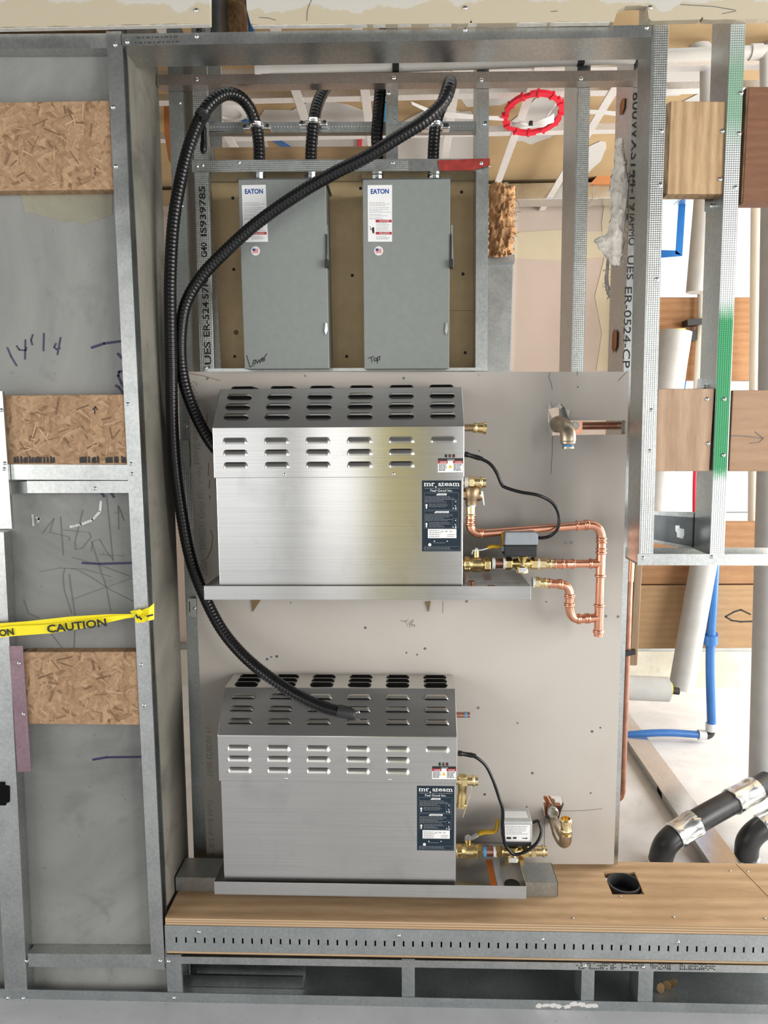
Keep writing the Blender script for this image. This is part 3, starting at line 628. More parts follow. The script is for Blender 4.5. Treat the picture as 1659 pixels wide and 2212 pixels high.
# timber in the right-hand bay
def block(name, pts, Y0, Y1, m, label, cat='wood block', scr=(), end=None, bev=0.002, em='wood_end'):
    bb = B(); bb.pprism(pts, Y0, Y1); o = tag(obj(name, bb, m, bevel=bev), label, cat)
    screws(o, scr, Y0)
    if end: e_ = B(); e_.pprism(end, Y0+0.001, Y1); obj('end_grain', e_, em, o)
    return o
block('plywood_block', [(1449, 218), (1573, 219), (1563, 419), (1441, 419)], 0.004, 0.042, 'ply_block', 'upper plywood block between the knurled stud and the green stud', scr=[(1561, 283), (1556, 387)], end=[(1438, 226), (1449, 219), (1441, 418), (1433, 416)])
block('wood_block', [(1617, 187), (1780, 187), (1780, 438), (1604, 438)], 0.004, 0.042, 'wood_dark', 'dark brown wood block at the upper right picture edge', end=[(1613, 188), (1617, 187), (1604.5, 438), (1601, 436)])
block('plywood_block', [(1421, 840), (1544, 839), (1532, 1018), (1413, 1018)], 0.004, 0.042, 'ply_block_pale', 'lower plywood block between the knurled stud and the green stud', scr=[(1528, 862), (1530, 958)], end=[(1416, 841), (1421, 840), (1413, 1018), (1408, 1017)])
bk = block('wood_block', [(1583, 843), (1780, 842), (1780, 1019), (1574, 1018)], 0.004, 0.042, 'ply_block_side', 'brown wood block with a pencilled arrow right of the green stud')
b = B(); b.strokes([[(1580, 941), (1610, 942), (1648, 947)], [(1631, 933), (1649, 947), (1640, 955), (1619, 958)]], 0.004, 0.0018); obj('pencil_arrow', b, 'pencil', bk, label='pencilled arrow pointing right')
for pts, lab in (([(1523, 420), (1560, 422), (1558, 457), (1522, 457)], 'small galvanized clip under the upper plywood block'), ([(1508, 818), (1542, 819), (1540, 841), (1505, 841)], 'small galvanized clip above the lower plywood block')):
    bb = B(); bb.pprism(pts, 0.048, 0.0495); x1 = P(*pts[1], 0.048).x; z0 = P(*pts[2], 0.048).z; z1 = P(*pts[1], 0.048).z; bb.box(x1-0.0015, x1, 0.048, 0.085, z0, z1)
    o = tag(obj('angle_clip', bb, 'galv'), lab, 'bracket'); screws(o, [(pts[0][0]+15, (pts[0][1]+pts[2][1])/2+6)], 0.048)
b = B(); b.pprism([(1409, 1108), (1530, 1110), (1530, 1190), (1500, 1185), (1409, 1168)], 0.098, 0.0995); b.pprism([(1409, 1104), (1527, 1107), (1500, 1118), (1409, 1112)], 0.097, 0.098, 1); b.pprism([(1409, 1165), (1500, 1182), (1509, 1190), (1409, 1172)], 0.097, 0.098, 1)
db = tag(obj('track_offcut', b, ['dark_steel', 'galv']), 'dark bent metal track piece with a knock-out behind the right bay', 'metal track')
b = B(); b.pprism([(1459, 1135), (1468, 1135), (1468, 1141), (1478, 1143), (1478, 1148), (1478, 1155), (1475, 1164), (1462, 1160), (1462, 1150), (1459, 1147)], 0.0965, 0.098); obj('knock_out', b, 'galv_bright', db)

# ================================================================== PLINTH UNDER THE SHELF
trF = sthing('metal_track', 'scuffed galvanized track lying along the floor at the very front', 'galv_dull', lambda q: q.sweep(cprof(0.026, 0.245, 0.0014), (P(-160, 2170, 0).x, 0, 0.0), (P(1850, 2180, 0).x, 0, 0.0), (0, 0, 1), (0, 1, 0)), [(17, 2157), (50, 2158), (376, 2157)], 0, cat='metal track')
pf = B()
rr = random.Random(12)
for k in range(9):
    cx, cy = 1165+k*15+rr.uniform(-4, 4), 2172+rr.uniform(-3, 3); n = 9
    pf.pprism([(cx+rr.uniform(6, 12)*math.cos(2*PI*i/n), cy+rr.uniform(3, 6)*math.sin(2*PI*i/n)) for i in range(n)], -0.0006-0.00003*k, 0.0)
obj('plaster_smear', pf, 'wall_plain', trF, label='cream plaster smear')
pr = B()
for x0, x1 in ((130, 205), (218, 305), (325, 360), (418, 560), (925, 1060)):
    x = x0
    while x < x1: pr.strokes([[(x, 2158+rr.uniform(0, 8)+x*0.006), (x+rr.uniform(2, 5), 2158+rr.uniform(2, 10)+x*0.006)]], 0.0, 0.0012, 0.0004); x += rr.uniform(3, 6)
obj('stamped_print', pr, 'print_dim', trF, label='smudged stamp print')
xr = P(1850, 2090, 0).x
trP = sthing('metal_track', 'long galvanized track capping the short plinth studs', 'galv', lambda q: q.sweep(cprof(0.0195, 0.235, 0.0012), P(357, 2066, 0.0), Vector((xr, 0, P(900, 2072, 0).z)), (0, 0, -1), (0, 1, 0)), [(364, 2078), (1263, 2088), (1389, 2090)], 0, cat='metal track')
pr = B()
for x0, x1 in ((1245, 1330), (1342, 1388), (1404, 1446), (1468, 1545)):
    x = x0
    while x < x1:
        for dy in (0, 4, 8, 11):
            if rr.random() > 0.35: pr.pprism([(x, 2081+dy+(x-1245)*0.007), (x+3.4, 2081+dy+(x-1245)*0.007), (x+3.4, 2082.6+dy+(x-1245)*0.007), (x, 2082.6+dy+(x-1245)*0.007)], -0.0006, 0)
        x += 4.6
obj('stamped_print', pr, 'ink_black', trP, label='dotted ink stamp')
for i, (a, c, lab) in enumerate(((361, 393, 'short plinth stud at the left end beside the loose channel'), (868, 896, 'short plinth stud in the middle of the plinth'), (1256, 1284, 'left one of the close pair of short plinth studs'), (1379, 1411, 'right one of the close pair of short plinth studs'))):
    z0, z1 = 0.0016, P(900, 2072, 0).z-0.0014
    bb = B(); x0, x1 = P(a, 2120, 0.002).x, P(c, 2120, 0.002).x
    bb.sweep(cprof(x1-x0, 0.068, lip=0.008), (x0, 0.002, z0), (x0, 0.002, z1), (1, 0, 0), (0, 1, 0)); o = tag(obj('plinth_stud', bb, 'galv_dull'), lab, 'metal stud', 'short studs of the plinth')
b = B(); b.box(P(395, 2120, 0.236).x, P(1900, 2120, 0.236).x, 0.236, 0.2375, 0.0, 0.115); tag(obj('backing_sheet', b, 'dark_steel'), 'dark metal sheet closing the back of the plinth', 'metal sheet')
b = B(); lx0, lx1 = P(400, 2135, 0.05).x, P(655, 2135, 0.05).x
b.sweep(cprof(0.032, 0.05, 0.0012, 0.006), (lx0, 0.05, 0.0025), (lx1, 0.05, 0.0025), (0, 0, 1), (0, 1, 0)); tag(obj('loose_channel', b, 'galv_bright'), 'short loose bright channel lying inside the plinth', 'metal channel')
for k, (x, y) in enumerate(((1427, 2134), (1440, 2140), (1452, 2148))):
    bb = B(); c = P(x, y, 0.06+0.01*k); n = 8
    bb.prism([c+Vector((0.010*math.cos(2*PI*i/n+k), 0.004*math.sin(2*PI*i/n), 0.012*math.sin(2*PI*i/n+k))) for i in range(n)], (0.0005, 0.001, 0.0005)); 
    bb.v = [Vector((v.x, v.y, max(0.003, v.z-c.z+0.014))) for v in bb.v]
    tag(obj('dry_leaf', bb, 'leaf_brown'), ['dry brown leaf nearest the right plinth stud', 'dry brown leaf between the two others in the plinth', 'dry brown leaf furthest from the plinth stud'][k], 'leaf', 'dry leaves in the plinth')
# plywood strip, slotted track, shelf
zp = P(900, 2072, 0).z
sw = tag(obj('plywood_strip', B().box(P(359, 2060, 0).x, xr, 0.004, 0.235, zp+0.0005, zp+0.0105), ['ply_edge']), 'thin plywood strip between the plinth track and the slotted track', 'plywood')
z0s, z1s = zp+0.011, ZS-0.0202
x0s = P(357, 2030, -0.001).x
cu = []
n = 64; sl = []
for k in range(n):
    X = P(381+k*20.45, 2030, -0.001).x; zc = z0s+(z1s-z0s)*0.44; sl.append([(X-0.0021, zc-0.0075), (X+0.0021, zc-0.0075), (X+0.0021, zc+0.0075), (X-0.0021, zc+0.0075)])
def sheet(name, outer, holes, fn, nrm, th, m, parent=None):
    cu = bpy.data.curves.new(name, 'CURVE'); cu.dimensions = '2D'; cu.fill_mode = 'BOTH'; cu.extrude = th/2
    for poly in [outer]+holes:
        sp = cu.splines.new('POLY'); sp.points.add(len(poly)-1); sp.use_cyclic_u = True
        for q, (x, y) in zip(sp.points, poly): q.co = (x, y, 0, 1)
    t = bpy.data.objects.new(name, cu); COL.objects.link(t); bpy.context.view_layer.update()
    me = bpy.data.meshes.new_from_object(t); bpy.data.objects.remove(t); bpy.data.curves.remove(cu); bb = B(); nv = Vector(nrm)
    bb.add([fn(v.co.x, v.co.y)+nv*(v.co.z-th/2) for v in me.vertices], [tuple(p.vertices) for p in me.polygons]); bpy.data.meshes.remove(me)
    return obj(name, bb, m, parent)
st_ = sheet('slotted_track', [(x0s, z0s), (xr, z0s), (xr, z1s), (x0s, z1s)], sl, lambda x, z: Vector((x, -0.0012, z)), (0, -1, 0), 0.0012, 'galv_dull')
tag(st_, 'galvanized track with a row of upright slots along the shelf edge', 'metal track')
b = B(); b.box(x0s, xr, 0.0001, 0.04, z0s, z0s+0.0012); b.box(x0s, xr, 0.0001, 0.04, z1s-0.0012, z1s); obj('leg', b, 'galv_dull', st_)
b = B(); b.box(x0s, xr, 0.028, 0.03, z0s+0.002, z1s-0.002); obj('web', b, 'black_void', st_, label='black sheet standing in for the shade behind the slots')  # no real web: shade inside the track painted as a black sheet
screws(st_, [(430, 2014), (1172, 2030), (1465, 2036), (862, 2022)], -0.0025)
seam = [(P(1592, 1872, 0).x, 0.3)]
XSB = PZ(1593, 1872, ZS).x; XSF = PZ(1659, 1966, ZS); xs_ = XSB
XL = XC+0.012
hole = [(1302, 1882), (1371, 1883), (1392, 1932), (1323, 1932)]
hw = [PZ(x, y, ZS) for x, y in hole]
yb_ = YB+0.028
s1 = sheet('plywood_shelf', [(XL+0.004, 0.0), (xs_+0.035, 0.0), (xs_+0.0, yb_), (XL+0.004, yb_)], [[(p.x, p.y) for p in hw]], lambda x, y: Vector((x, y, ZS)), (0, 0, 1), 0.0195, 'ply_shelf')
tag(s1, 'long plywood shelf board under the lower steam generator with a square cut-out', 'shelf')
b = B(); b.box(XL+0.004, xs_+0.034, -0.0008, 0.0, ZS-0.0195, ZS-0.0006); obj('edge', b, 'ply_edge', s1, label='layered plywood edge')
b = B(); b.prism([(xs_+0.0375, -0.0008, ZS), (xr, -0.0008, ZS), (xr, yb_, ZS), (xs_+0.0025, yb_, ZS)], (0, 0, -0.0195)); s2 = tag(obj('plywood_shelf', b, 'ply_shelf'), 'second plywood shelf board past the seam at the right picture edge', 'shelf')
b = B(); b.box(xs_+0.039, xr, -0.0016, -0.0008, ZS-0.0195, ZS-0.0006); obj('edge', b, 'ply_edge', s2)
me = SCREW
for x, y in ((1237, 1983), (1455, 1981), (1577, 1881), (1615, 1883), (1652, 1984), (1340, 1936)):
    pz = PZ(x, y, ZS); o = like(SCREW, 'screw', s1 if pz.x < xs_ else s2, pz); o.rotation_euler = (-PI/2, 0, 0); o.scale = (0.7, 0.7, 0.7)
# drain in the square hole
c = PZ(1348, 1906, ZS-0.004); r = 0.5*(PZ(1383, 1906, ZS-0.004).x-PZ(1313, 1906, ZS-0.004).x)
b = B(); seg = 32; prof = [(0.0, r), (1.0, r), (1.0, r-0.005), (0.55, r-0.005)]
b.lathe((c.x, c.y, zp+0.0108), (c.x, c.y, ZS-0.004), prof, seg)
tag(obj('drain_pipe', b, 'abs_black', smooth=0.6), 'open black pipe standing in the square cut-out of the shelf', 'pipe')
# ================================================================== REAR FRAMING AND GYPSUM BOARD
D6 = 0.15
st0 = sthing('metal_stud', 'plain galvanized stud between the concrete and the gypsum board', 'galv_dull', lambda q: stud(q, 361, 391, 60, 418, 447, 1868, YS, 0.09, 'R', 0.008), [(388, 222), (392, 445), (402, 920)], YS)
o = B(); o.pprism([(386, 951), (408, 951), (411, 1000), (403, 1010), (389, 984)], YB-0.002, YB); st0b = tag(obj('angle_clip', o, 'galv'), 'galvanized clip screwed beside the upper left edge of the gypsum board', 'bracket')
o = B(); o.pprism([(405, 1293), (423, 1293), (425, 1332), (406, 1332)], YB-0.002, YB); oo = tag(obj('angle_clip', o, 'galv'), 'galvanized clip with a slot beside the gypsum board under the upper pan', 'bracket'); screws(oo, [(420, 1314)], YB-0.002)
o = B(); o.strokes([[(409, 1300), (410, 1322)]], YB-0.002, 0.002); obj('slot', o, 'black_void', oo)
o = B(); o.pprism([(398, 1005), (412, 1005), (420, 1142), (406, 1142)], YS-0.0012, YS-0.0004); kn = obj('knurled_face', o, 'galv_knurl', st0)
st1 = sthing('metal_stud', 'knurled stud printed with black characters left of the two switch boxes', ['galv', 'galv_knurl'], lambda q: (stud(q, 411, 443, -30, 433, 462, 806, YS, D6, 'L', 0.01), q.pprism([(414, 160), (444, 160), (460, 804), (433, 804)], YS-0.0008, YS, 1)), [(444, 795)], YS)
for s_, a, y0, c, y1 in (('IS939785', 431, 402, 445, 510), ('G40', 434, 524, 447, 556), ('57KSI', 436, 585, 450, 646), ('ER-524', 438, 652, 452, 727), ('-UES', 441, 738, 456, 798), ('9785', 424, 52, 436, 74)):
    ptext('stamped_print', s_, a, y0, c, y1, YS-0.001, 'ink_black', st1, rot=-1, bold=0.02)
st2 = sthing('metal_stud', 'short narrow stud hanging above the second switch box', 'galv', lambda q: stud(q, 833, 860, 60, 834, 858, 366, YS-0.003, 0.08, 'L', 0.008), [(840, 201), (851, 238), (853, 260), (849, 352)], YS-0.003)
o = B(); o.pprism([(840, 229), (860, 229), (861, 248), (858, 250), (861, 252), (861, 270), (840, 269), (838, 250)], YS-0.006, YS-0.0035); obj('clip_plate', o, 'galv_dull', st2)
st3 = sthing('metal_stud', 'plain galvanized stud right of the two switch boxes', 'galv', lambda q: stud(q, 1030, 1057, 40, 1027, 1053, 802, YS, 0.088, 'L', 0.0), [(1047, 268)], YS)
o = B(); o.pprism([(1036, 234), (1055, 234), (1055, 276), (1036, 277)], YS-0.0016, YS-0.0004); o.pprism([(1046, 262), (1051, 262), (1051, 267), (1046, 267)], YS-0.002, YS-0.0016, 1); obj('clip_plate', o, ['galv_dull', 'black_void'], st3)
st4 = sthing('metal_stud', 'knurled stud standing behind the niche between the red ring and the fluffy stud', ['galv', 'galv_knurl'], lambda q: (stud(q, 1249, 1277, 60, 1234, 1262, 806, YS, D6, 'L', 0.01), q.pprism([(1250, 186), (1275, 186), (1261, 804), (1236, 804)], YS-0.0008, YS, 1)), [], YS)
st5 = sthing('metal_stud', 'stud printed 600WXS144-19 behind the right edge of the niche', 'galv', lambda q: stud(q, 1372, 1396, 60, 1311, 1337, 1866, YS, D6, 'L', 0.01), [], YS)
for s_, a, y0, c, y1 in (('600WXS144-19', 1363, 200, 1380, 455), ('IAPMO', 1359, 462, 1373, 530), ('UES', 1355, 552, 1369, 604), ('ER-0524-CP', 1347, 620, 1363, 795)):
    ptext('stamped_print', s_, a, y0, c, y1, YS-0.001, 'ink_black', st5, rot=1)
xw5 = P(1345, 300, YS).x
for px, y0, y1 in ((1346, 212, 247), (1334, 710, 762)):
    o = B()
    c = P(px, (y0+y1)/2, YS+0.08); hz = abs(P(px, y0, YS+0.08).z-P(px, y1, YS+0.08).z)/2; xx = P(1370-(y0+y1)/2*0.0345+2, (y0+y1)/2, YS).x-0.0012
    o.prism([(xx, YS+0.085, c.z-hz), (xx, YS+0.060, c.z-hz*0.6), (xx, YS+0.060, c.z+hz*0.6), (xx, YS+0.085, c.z+hz), (xx, YS+0.10, c.z+hz*0.6), (xx, YS+0.10, c.z-hz*0.6)], (0.001, 0, 0)); obj('service_hole', o, 'orange_board', st5, label='knock-out showing orange board behind')
# pale insulation tufts hanging off the stud
def tuft(name, pix, Y, th, m, parent=None, seed=1, amp=0.012, label=None, cat=None, group=None):
    xs = [p[0] for p in pix]; ys = [p[1] for p in pix]; n = len(pix)//2; L = pix[:n]; Rr = pix[n:][::-1]; bb = B(); nu, nv = 26, len(L)*14
    def lerp(Q, t):
        k = min(int(t*(len(Q)-1)), len(Q)-2); f = t*(len(Q)-1)-k; return Q[k][0]*(1-f)+Q[k+1][0]*f, Q[k][1]*(1-f)+Q[k+1][1]*f
    for sgn in (-1, 1):
        base = len(bb.v)
        for j in range(nv+1):
            a, c = lerp(L, j/nv), lerp(Rr, j/nv)
            for i in range(nu+1):
                u = i/nu; p = P(a[0]*(1-u)+c[0]*u, a[1]*(1-u)+c[1]*u, Y); bul = math.sin(PI*u)**0.5
                nz_ = noise.noise(Vector((p.x*35+seed, p.z*35, seed*2.2+sgn)))+0.6*noise.noise(Vector((p.x*90+seed, p.z*60, seed+sgn)))+0.35*noise.noise(Vector((p.x*260+seed, p.z*140, seed+sgn)))
                e = Vector((noise.noise(Vector((p.z*60, seed, 1)))*amp*0.5 if i in (0, nu) else 0, 0, 0))
                bb.v.append(p+e+Vector((0, sgn*(th*bul*(0.75+0.6*nz_)), nz_*amp*0.3)))
        for j in range(nv):
            for i in range(nu):
                k = base+j*(nu+1)+i; bb.f.append((k, k+1, k+nu+2, k+nu+1)); bb.m.append(0)
    o = obj(name, bb, m, parent, smooth=3.0)
    fb_ = B(); rf = random.Random(seed)
    for k in range(46):
        t_ = rf.random(); a, c = lerp(L, t_), lerp(Rr, t_); u = rf.choice((0.0, 1.0, rf.random())); x_, y_ = a[0]*(1-u)+c[0]*u, a[1]*(1-u)+c[1]*u; w_ = abs(c[0]-a[0])*0.35
        p0 = P(x_, y_, Y-th*rf.random()); p1 = p0+Vector((rf.uniform(-1, 1), rf.uniform(-0.6, 0.2), rf.uniform(-1.2, 0.8)))*min(th, 0.016)*1.2; p2 = p1+Vector((rf.uniform(-1, 1), rf.uniform(-0.3, 0.3), rf.uniform(-1, 0.5)))*min(th, 0.016)
        fb_.tube(spline([p0, p1, p2], 3), 0.0005+th*0.02, 4)
    fo = obj('fibre', fb_, m, o); fo['kind'] = 'stuff'
    if label: tag(o, label, cat, group)
    return o
tuft('insulation_tuft', [(1330, 300), (1326, 360), (1316, 400), (1322, 450), (1314, 500), (1282, 522), (1304, 545), (1320, 572), (1340, 574), (1345, 548), (1350, 520), (1350, 500), (1354, 450), (1360, 400), (1352, 360), (1346, 300)], YS+0.015, 0.010, 'insulation_pale', None, 3, 0.02, 'pale torn insulation batt clinging to the printed stud', 'insulation')
tuft('insulation_tuft', [(1312, 560), (1306, 600), (1308, 625), (1316, 643), (1318, 643), (1316, 625), (1314, 600), (1316, 562)], YS+0.06, 0.006, 'insulation_pale', None, 5, 0.01, 'thin wisp of pale insulation below the torn batt', 'insulation')
# level channels of the rear frame
chT = sthing('metal_channel', 'long brownish channel across the top of the rear studs', 'galv_warm', lambda q: track(q, 339, 160, 184, 1387, 153, 174, YCH, 0.033, 'B', mi=0), [(425, 172), (851, 168), (1255, 170), (1040, 173)], YCH, cat='metal channel')
chR = sthing('metal_track', 'ribbed track over the two switch boxes', ['galv', 'galv_knurl'], lambda q: (track(q, 415, 345, 372, 1040, 343, 369, YS-0.004, 0.07, 'B'), q.pprism([(424, 347), (882, 346), (882, 368), (424, 370)], YS-0.0048, YS-0.004, 1)), [(425, 359), (437, 357), (516, 351)], YS-0.004, cat='metal track')
ep = B(); ep.pprism([(945, 346), (985, 345), (1018, 343), (1058, 342), (1058, 357), (1040, 362), (1020, 368), (950, 369)], YS-0.009, YS-0.0075)
ep = tag(obj('end_plate', ep, 'red_paint'), 'red painted metal plate at the right end of the ribbed track', 'metal plate'); screws(ep, [(1040, 353)], YS-0.009)
chB = sthing('metal_track', 'thin galvanized track under the two switch boxes', 'galv', lambda q: track(q, 442, 796, 803, 1054, 794, 801, YS-0.004, 0.07, 'T'), [], YS, cat='metal track')
# gypsum board with its two torn openings
board = plate('gypsum_board', [(405, 803), (1359, 803), (1326, 1867), (447, 1865)],
    [[(1184, 884), (1199, 880), (1210, 871), (1222, 883), (1230, 908), (1352, 908), (1351, 938), (1238, 940), (1192, 941), (1190, 925), (1184, 915)],
     [(1174, 1719), (1213, 1720), (1218, 1738), (1212, 1752), (1206, 1772), (1178, 1768), (1173, 1745)]], YB, YS-0.001, 'gypsum_paper')
tag(board, 'large warm grey gypsum board behind both steam generators', 'drywall')
for s_, a, y0, c, y1 in (('Gold Bond', 412, 824, 427, 900), ('Fire-Shield', 418, 922, 433, 1003), ('Type X', 424, 1007, 437, 1047), ('USE FEWER FASTENERS', 429, 1059, 443, 1188), ('- VISIT G', 433, 1196, 447, 1262), ('19 10/28/23 00:07', 446, 1572, 458, 1678), ('Gold Bond 5/8" F', 450, 1728, 462, 1850)):
    ptext('printed_text', s_, a, y0, c, y1, YB-0.0002, 'print_paper', board, rot=1, th=0.0002)
b = B(); b.strokes([[(447, 895), (446, 930)], [(451, 1000), (450, 1028)], [(453, 1037), (452, 1055)], [(452, 1070), (454, 1078)], [(455, 1145), (460, 1160), (457, 1185), (449, 1203), (445, 1207)]], YB-0.0001, 0.0022, 0.0003)
b.strokes([[(405, 806), (440, 812), (475, 822)], [(865, 1341), (877, 1341.5)]], YB-0.0001, 0.0016, 0.0003); obj('scuff', b, 'leaf_brown', board)['kind'] = 'stuff'
b = B(); b.strokes([[(872, 1345), (882, 1338)], [(877, 1342), (880, 1353)], [(883, 1345), (887, 1343), (888, 1348), (884, 1349), (883, 1345)], [(888, 1340), (891, 1350)], [(888, 1340), (893, 1339), (892, 1344), (889, 1345)],
    [(886, 1356), (884, 1352), (888, 1349), (892, 1352), (889, 1353)], [(892, 1350), (896, 1349), (894, 1354), (898, 1352)]], YB-0.0001, 0.0009, 0.0003); obj('handwriting', b, 'pencil', board, label='pencilled words Top of Gen')
b = B(); b.strokes([[(1188, 805), (1185, 815), (1190, 826), (1193, 842)], [(1247, 801), (1247, 812)], [(1357, 800), (1335, 823)], [(1193, 942), (1193, 975), (1190, 1025)], [(1214, 1752), (1260, 1751), (1300, 1747)], [(1200, 1738), (1193, 1728)], [(1176, 1768), (1176, 1830)], [(928, 1297), (924, 1314)], [(957, 1300), (956, 1324)], [(1035, 812), (1033, 808)]], YB-0.0001, 0.0012, 0.0003)
obj('tear_line', b, 'pencil', board)['kind'] = 'stuff'
b = B()
for x, y in ((872, 817), (1248, 836), (1035, 974), (1008, 1299), (1180, 1300), (628, 1302), (1335, 1332), (1222, 1172), (1234, 1172), (789, 1356), (878, 1410), (901, 1414), (918, 1401), (586, 1419), (577, 1424), (598, 1418), (1297, 1572), (1279, 1580), (1276, 1713), (1150, 1670), (1033, 1529), (1118, 1562), (659, 812), (448, 818), (1047, 1716), (1138, 1743), (1309, 1331)):
    c = P(x, y, YB); rr_ = 0.0026 if (x*7+y) % 3 else 0.0038; b.lathe(c+Vector((0, 0.0002, 0)), c+Vector((0, -0.0004, 0)), [(0, rr_), (1, rr_)], 8)
obj('screw_head', b, 'dark_steel', board, label='dark screw heads and pinholes')['kind'] = 'stuff'
# torn paper flaps round the upper opening
b = B()
for q in ([(1199, 880), (1210, 868), (1213, 884)], [(1184, 884), (1192, 900), (1187, 918)], [(1222, 883), (1232, 886), (1228, 905)], [(1184, 912), (1196, 912), (1192, 946), (1186, 930)], [(1186, 868), (1192, 880), (1184, 884)]):
    b.pprism(q, YB-0.004, YB-0.003)
obj('torn_flap', b, 'wall_plain', board)['kind'] = 'stuff'
b = B()
for q in ([(543, 1296), (563, 1296), (546, 1322)], [(919, 1300), (930, 1300), (926, 1322)]): b.pprism(q, YB-0.004, YB-0.0002)
obj('torn_flap', b, 'leaf_brown', board, label='torn brown paper')['kind'] = 'stuff'

# ================================================================== STEAM GENERATORS
UW = P(1003, 960, 0.047).x-P(460, 960, 0.047).x
HF, HS, DS, DD = 0.414, 0.096, 0.079, 0.186
def louver_mesh():
    b = B(); w, h, d = 0.063, 0.0145, 0.0075; nu, nv = 14, 6
    for j in range(nv+1):
        for i in range(nu+1):
            u = -1+2*i/nu; v = j/nv
            ex = max(0.0, (abs(u)-0.70)/0.30); pr = (1-ex*ex)**0.5 if ex < 1 else 0
            wz = h*(1-0.15*0); top = h*(0.15+0.85*pr)
            hgt = d*pr*math.cos(v*PI/2)**0.7
            b.v.append(Vector((u*w/2, -hgt-0.0001, v*top)))
    for j in range(nv):
        for i in range(nu): k = j*(nu+1)+i; b.f.append((k, k+1, k+nu+2, k+nu+1)); b.m.append(0)
    k = len(b.v); b.v += [Vector(v) for v in ((-w/2*0.93, -0.0002, -0.0006), (w/2*0.93, -0.0002, -0.0006), (w/2*0.93, -0.0002, 0.0022), (-w/2*0.93, -0.0002, 0.0022))]; b.f.append((k, k+1, k+2, k+3)); b.m.append(1)
    # underside opening
    k = len(b.v); b.v += [Vector((-w/2*0.8, -0.0002, 0.0004)), Vector((w/2*0.8, -0.0002, 0.0004)), Vector((w/2*0.75, -d*0.93, 0.0004)), Vector((-w/2*0.75, -d*0.93, 0.0004))]; b.f.append((k, k+1, k+2, k+3)); b.m.append(1)
    me = bpy.data.meshes.new('louver'); me.from_pydata(b.v, [], b.f); me.materials.append(MAT['stainless_louver']); me.materials.append(MAT['black_void'])
    for p, i in zip(me.polygons, b.m): p.material_index = i
    for p in me.polygons: p.use_smooth = True
    return me
LOUVER = louver_mesh()
def generator(label, cx, y0, zb, side_lr):
    g = thing('steam_generator', label, 'steam generator', (cx, y0+DD/2, zb), 'steam generators'); x0, x1 = cx-UW/2, cx+UW/2
    z1, z2 = zb+HF, zb+HF+HS; seam = z1-0.121
    # lower casing, set back a hair under the hood
    b = B(); b.box(x0+0.0045, x1-0.002, y0+0.0016, y0+DD, zb, seam+0.004); obj('casing', b, 'stainless', g, bevel=0.0012)
    b = B(); prof = [(y0, seam), (y0, z1), (y0+DS, z2), (y0+DD, z2), (y0+DD, seam)]
    b.prism([(x0, y, z) for y, z in prof], (x1-x0, 0, 0)); hood = obj('hood', b, 'stainless', g, bevel=0.0014)
    # side perforation seen edge-on
    b = B()
    for k in range(26):
        for sx in (x0+0.0045, x1-0.002):
            b.box(sx-0.0006, sx+0.0006, y0+0.006, y0+0.03, seam-0.006-k*0.0072-0.0036, seam-0.006-k*0.0072)
    s_ = obj('side_slot', b, 'black_void', g); s_['kind'] = 'stuff'
    def put(loc, rot=(0, 0, 0)):
        o = like(LOUVER, 'louver', g, loc); o.rotation_euler = rot
    ang = math.atan2(DS, HS)
    for i in range(6):
        u = x0+UW*(0.0884+0.1657*i)
        for r, dz in enumerate((0.0385, 0.0672, 0.0970)):
            if i == 5 and r: continue
            put((u, y0, z1-dz))
        for r, t in enumerate((0.24, 0.50, 0.76)):
            put((u, y0+DS*t, z1+HS*t), (-ang, 0, 0))
        for r, t in enumerate((0.20, 0.48, 0.76)):
            put((u, y0+DS+(DD-DS)*t, z2), (-PI/2, 0, 0))
    for u in (0.285, 0.720):
        o = like(SCREW, 'screw', g, (x0+UW*u, y0, seam+0.008)); o.scale = (0.75,)*3
    # indicator lamps
    for k, m in enumerate(('led_green', 'led_amber', 'led_red')):
        c = Vector((x0+UW*(0.928+0.0152*k), y0, z1-0.0705)); b = B(); b.lathe(c, c+Vector((0, -0.003, 0)), [(0, 0.0042), (0.5, 0.004), (1, 0.002)], 12); obj('indicator_lamp', b, m, g, smooth=0.6)
    # warning sticker
    sx0, sx1, sz1, sz0 = x0+UW*0.896, x0+UW*0.995, z1-0.0762, z1-0.1095; t = 0.0005
    b = B(); b.box(sx0, sx1, y0-t, y0, sz0, sz1); st = obj('warning_sticker', b, 'label_white', g)
    hh = sz1-sz0; ww = sx1-sx0
    b = B(); b.box(sx0, sx1, y0-2*t, y0-t, sz1-hh*0.17, sz1); obj('black_band', b, 'ink_black', st)
    b = B(); b.box(sx0, sx0+ww*0.39, y0-2*t, y0-t, sz1-hh*0.37, sz1-hh*0.175); b.box(sx1-ww*0.39, sx1, y0-2*t, y0-t, sz1-hh*0.37, sz1-hh*0.175); obj('red_band', b, 'danger_red', st)
    for c in (sx0+ww*0.22, sx1-ww*0.18): text('lettering', 'DANGER', (c, y0-2*t, sz1-hh*0.275), ww*0.26, hh*0.11, 'label_white', st)
    b = B(); c = (sx0+sx1)/2; b.prism([(c-ww*0.075, y0-t, sz0+hh*0.30), (c+ww*0.075, y0-t, sz0+hh*0.30), (c, y0-t, sz0+hh*0.55)], (0, -t, 0)); tri = obj('warning_triangle', b, 'warn_yellow', st)
    text('lettering', '!', (c, y0-2*t, sz0+hh*0.39), ww*0.018, hh*0.13, 'ink_black', st)
    b = B(); random.seed(4); dashes(b, sx0+ww*0.04, sx0+ww*0.37, sz1-hh*0.42, 6, hh*0.085, y0-t, 0.0014, 1, 0, 0.3); dashes(b, sx1-ww*0.37, sx1-ww*0.04, sz1-hh*0.42, 6, hh*0.085, y0-t, 0.0014, 1, 0, 0.3)
    s_ = obj('small_print', b, 'ink_black', st); s_['kind'] = 'stuff'
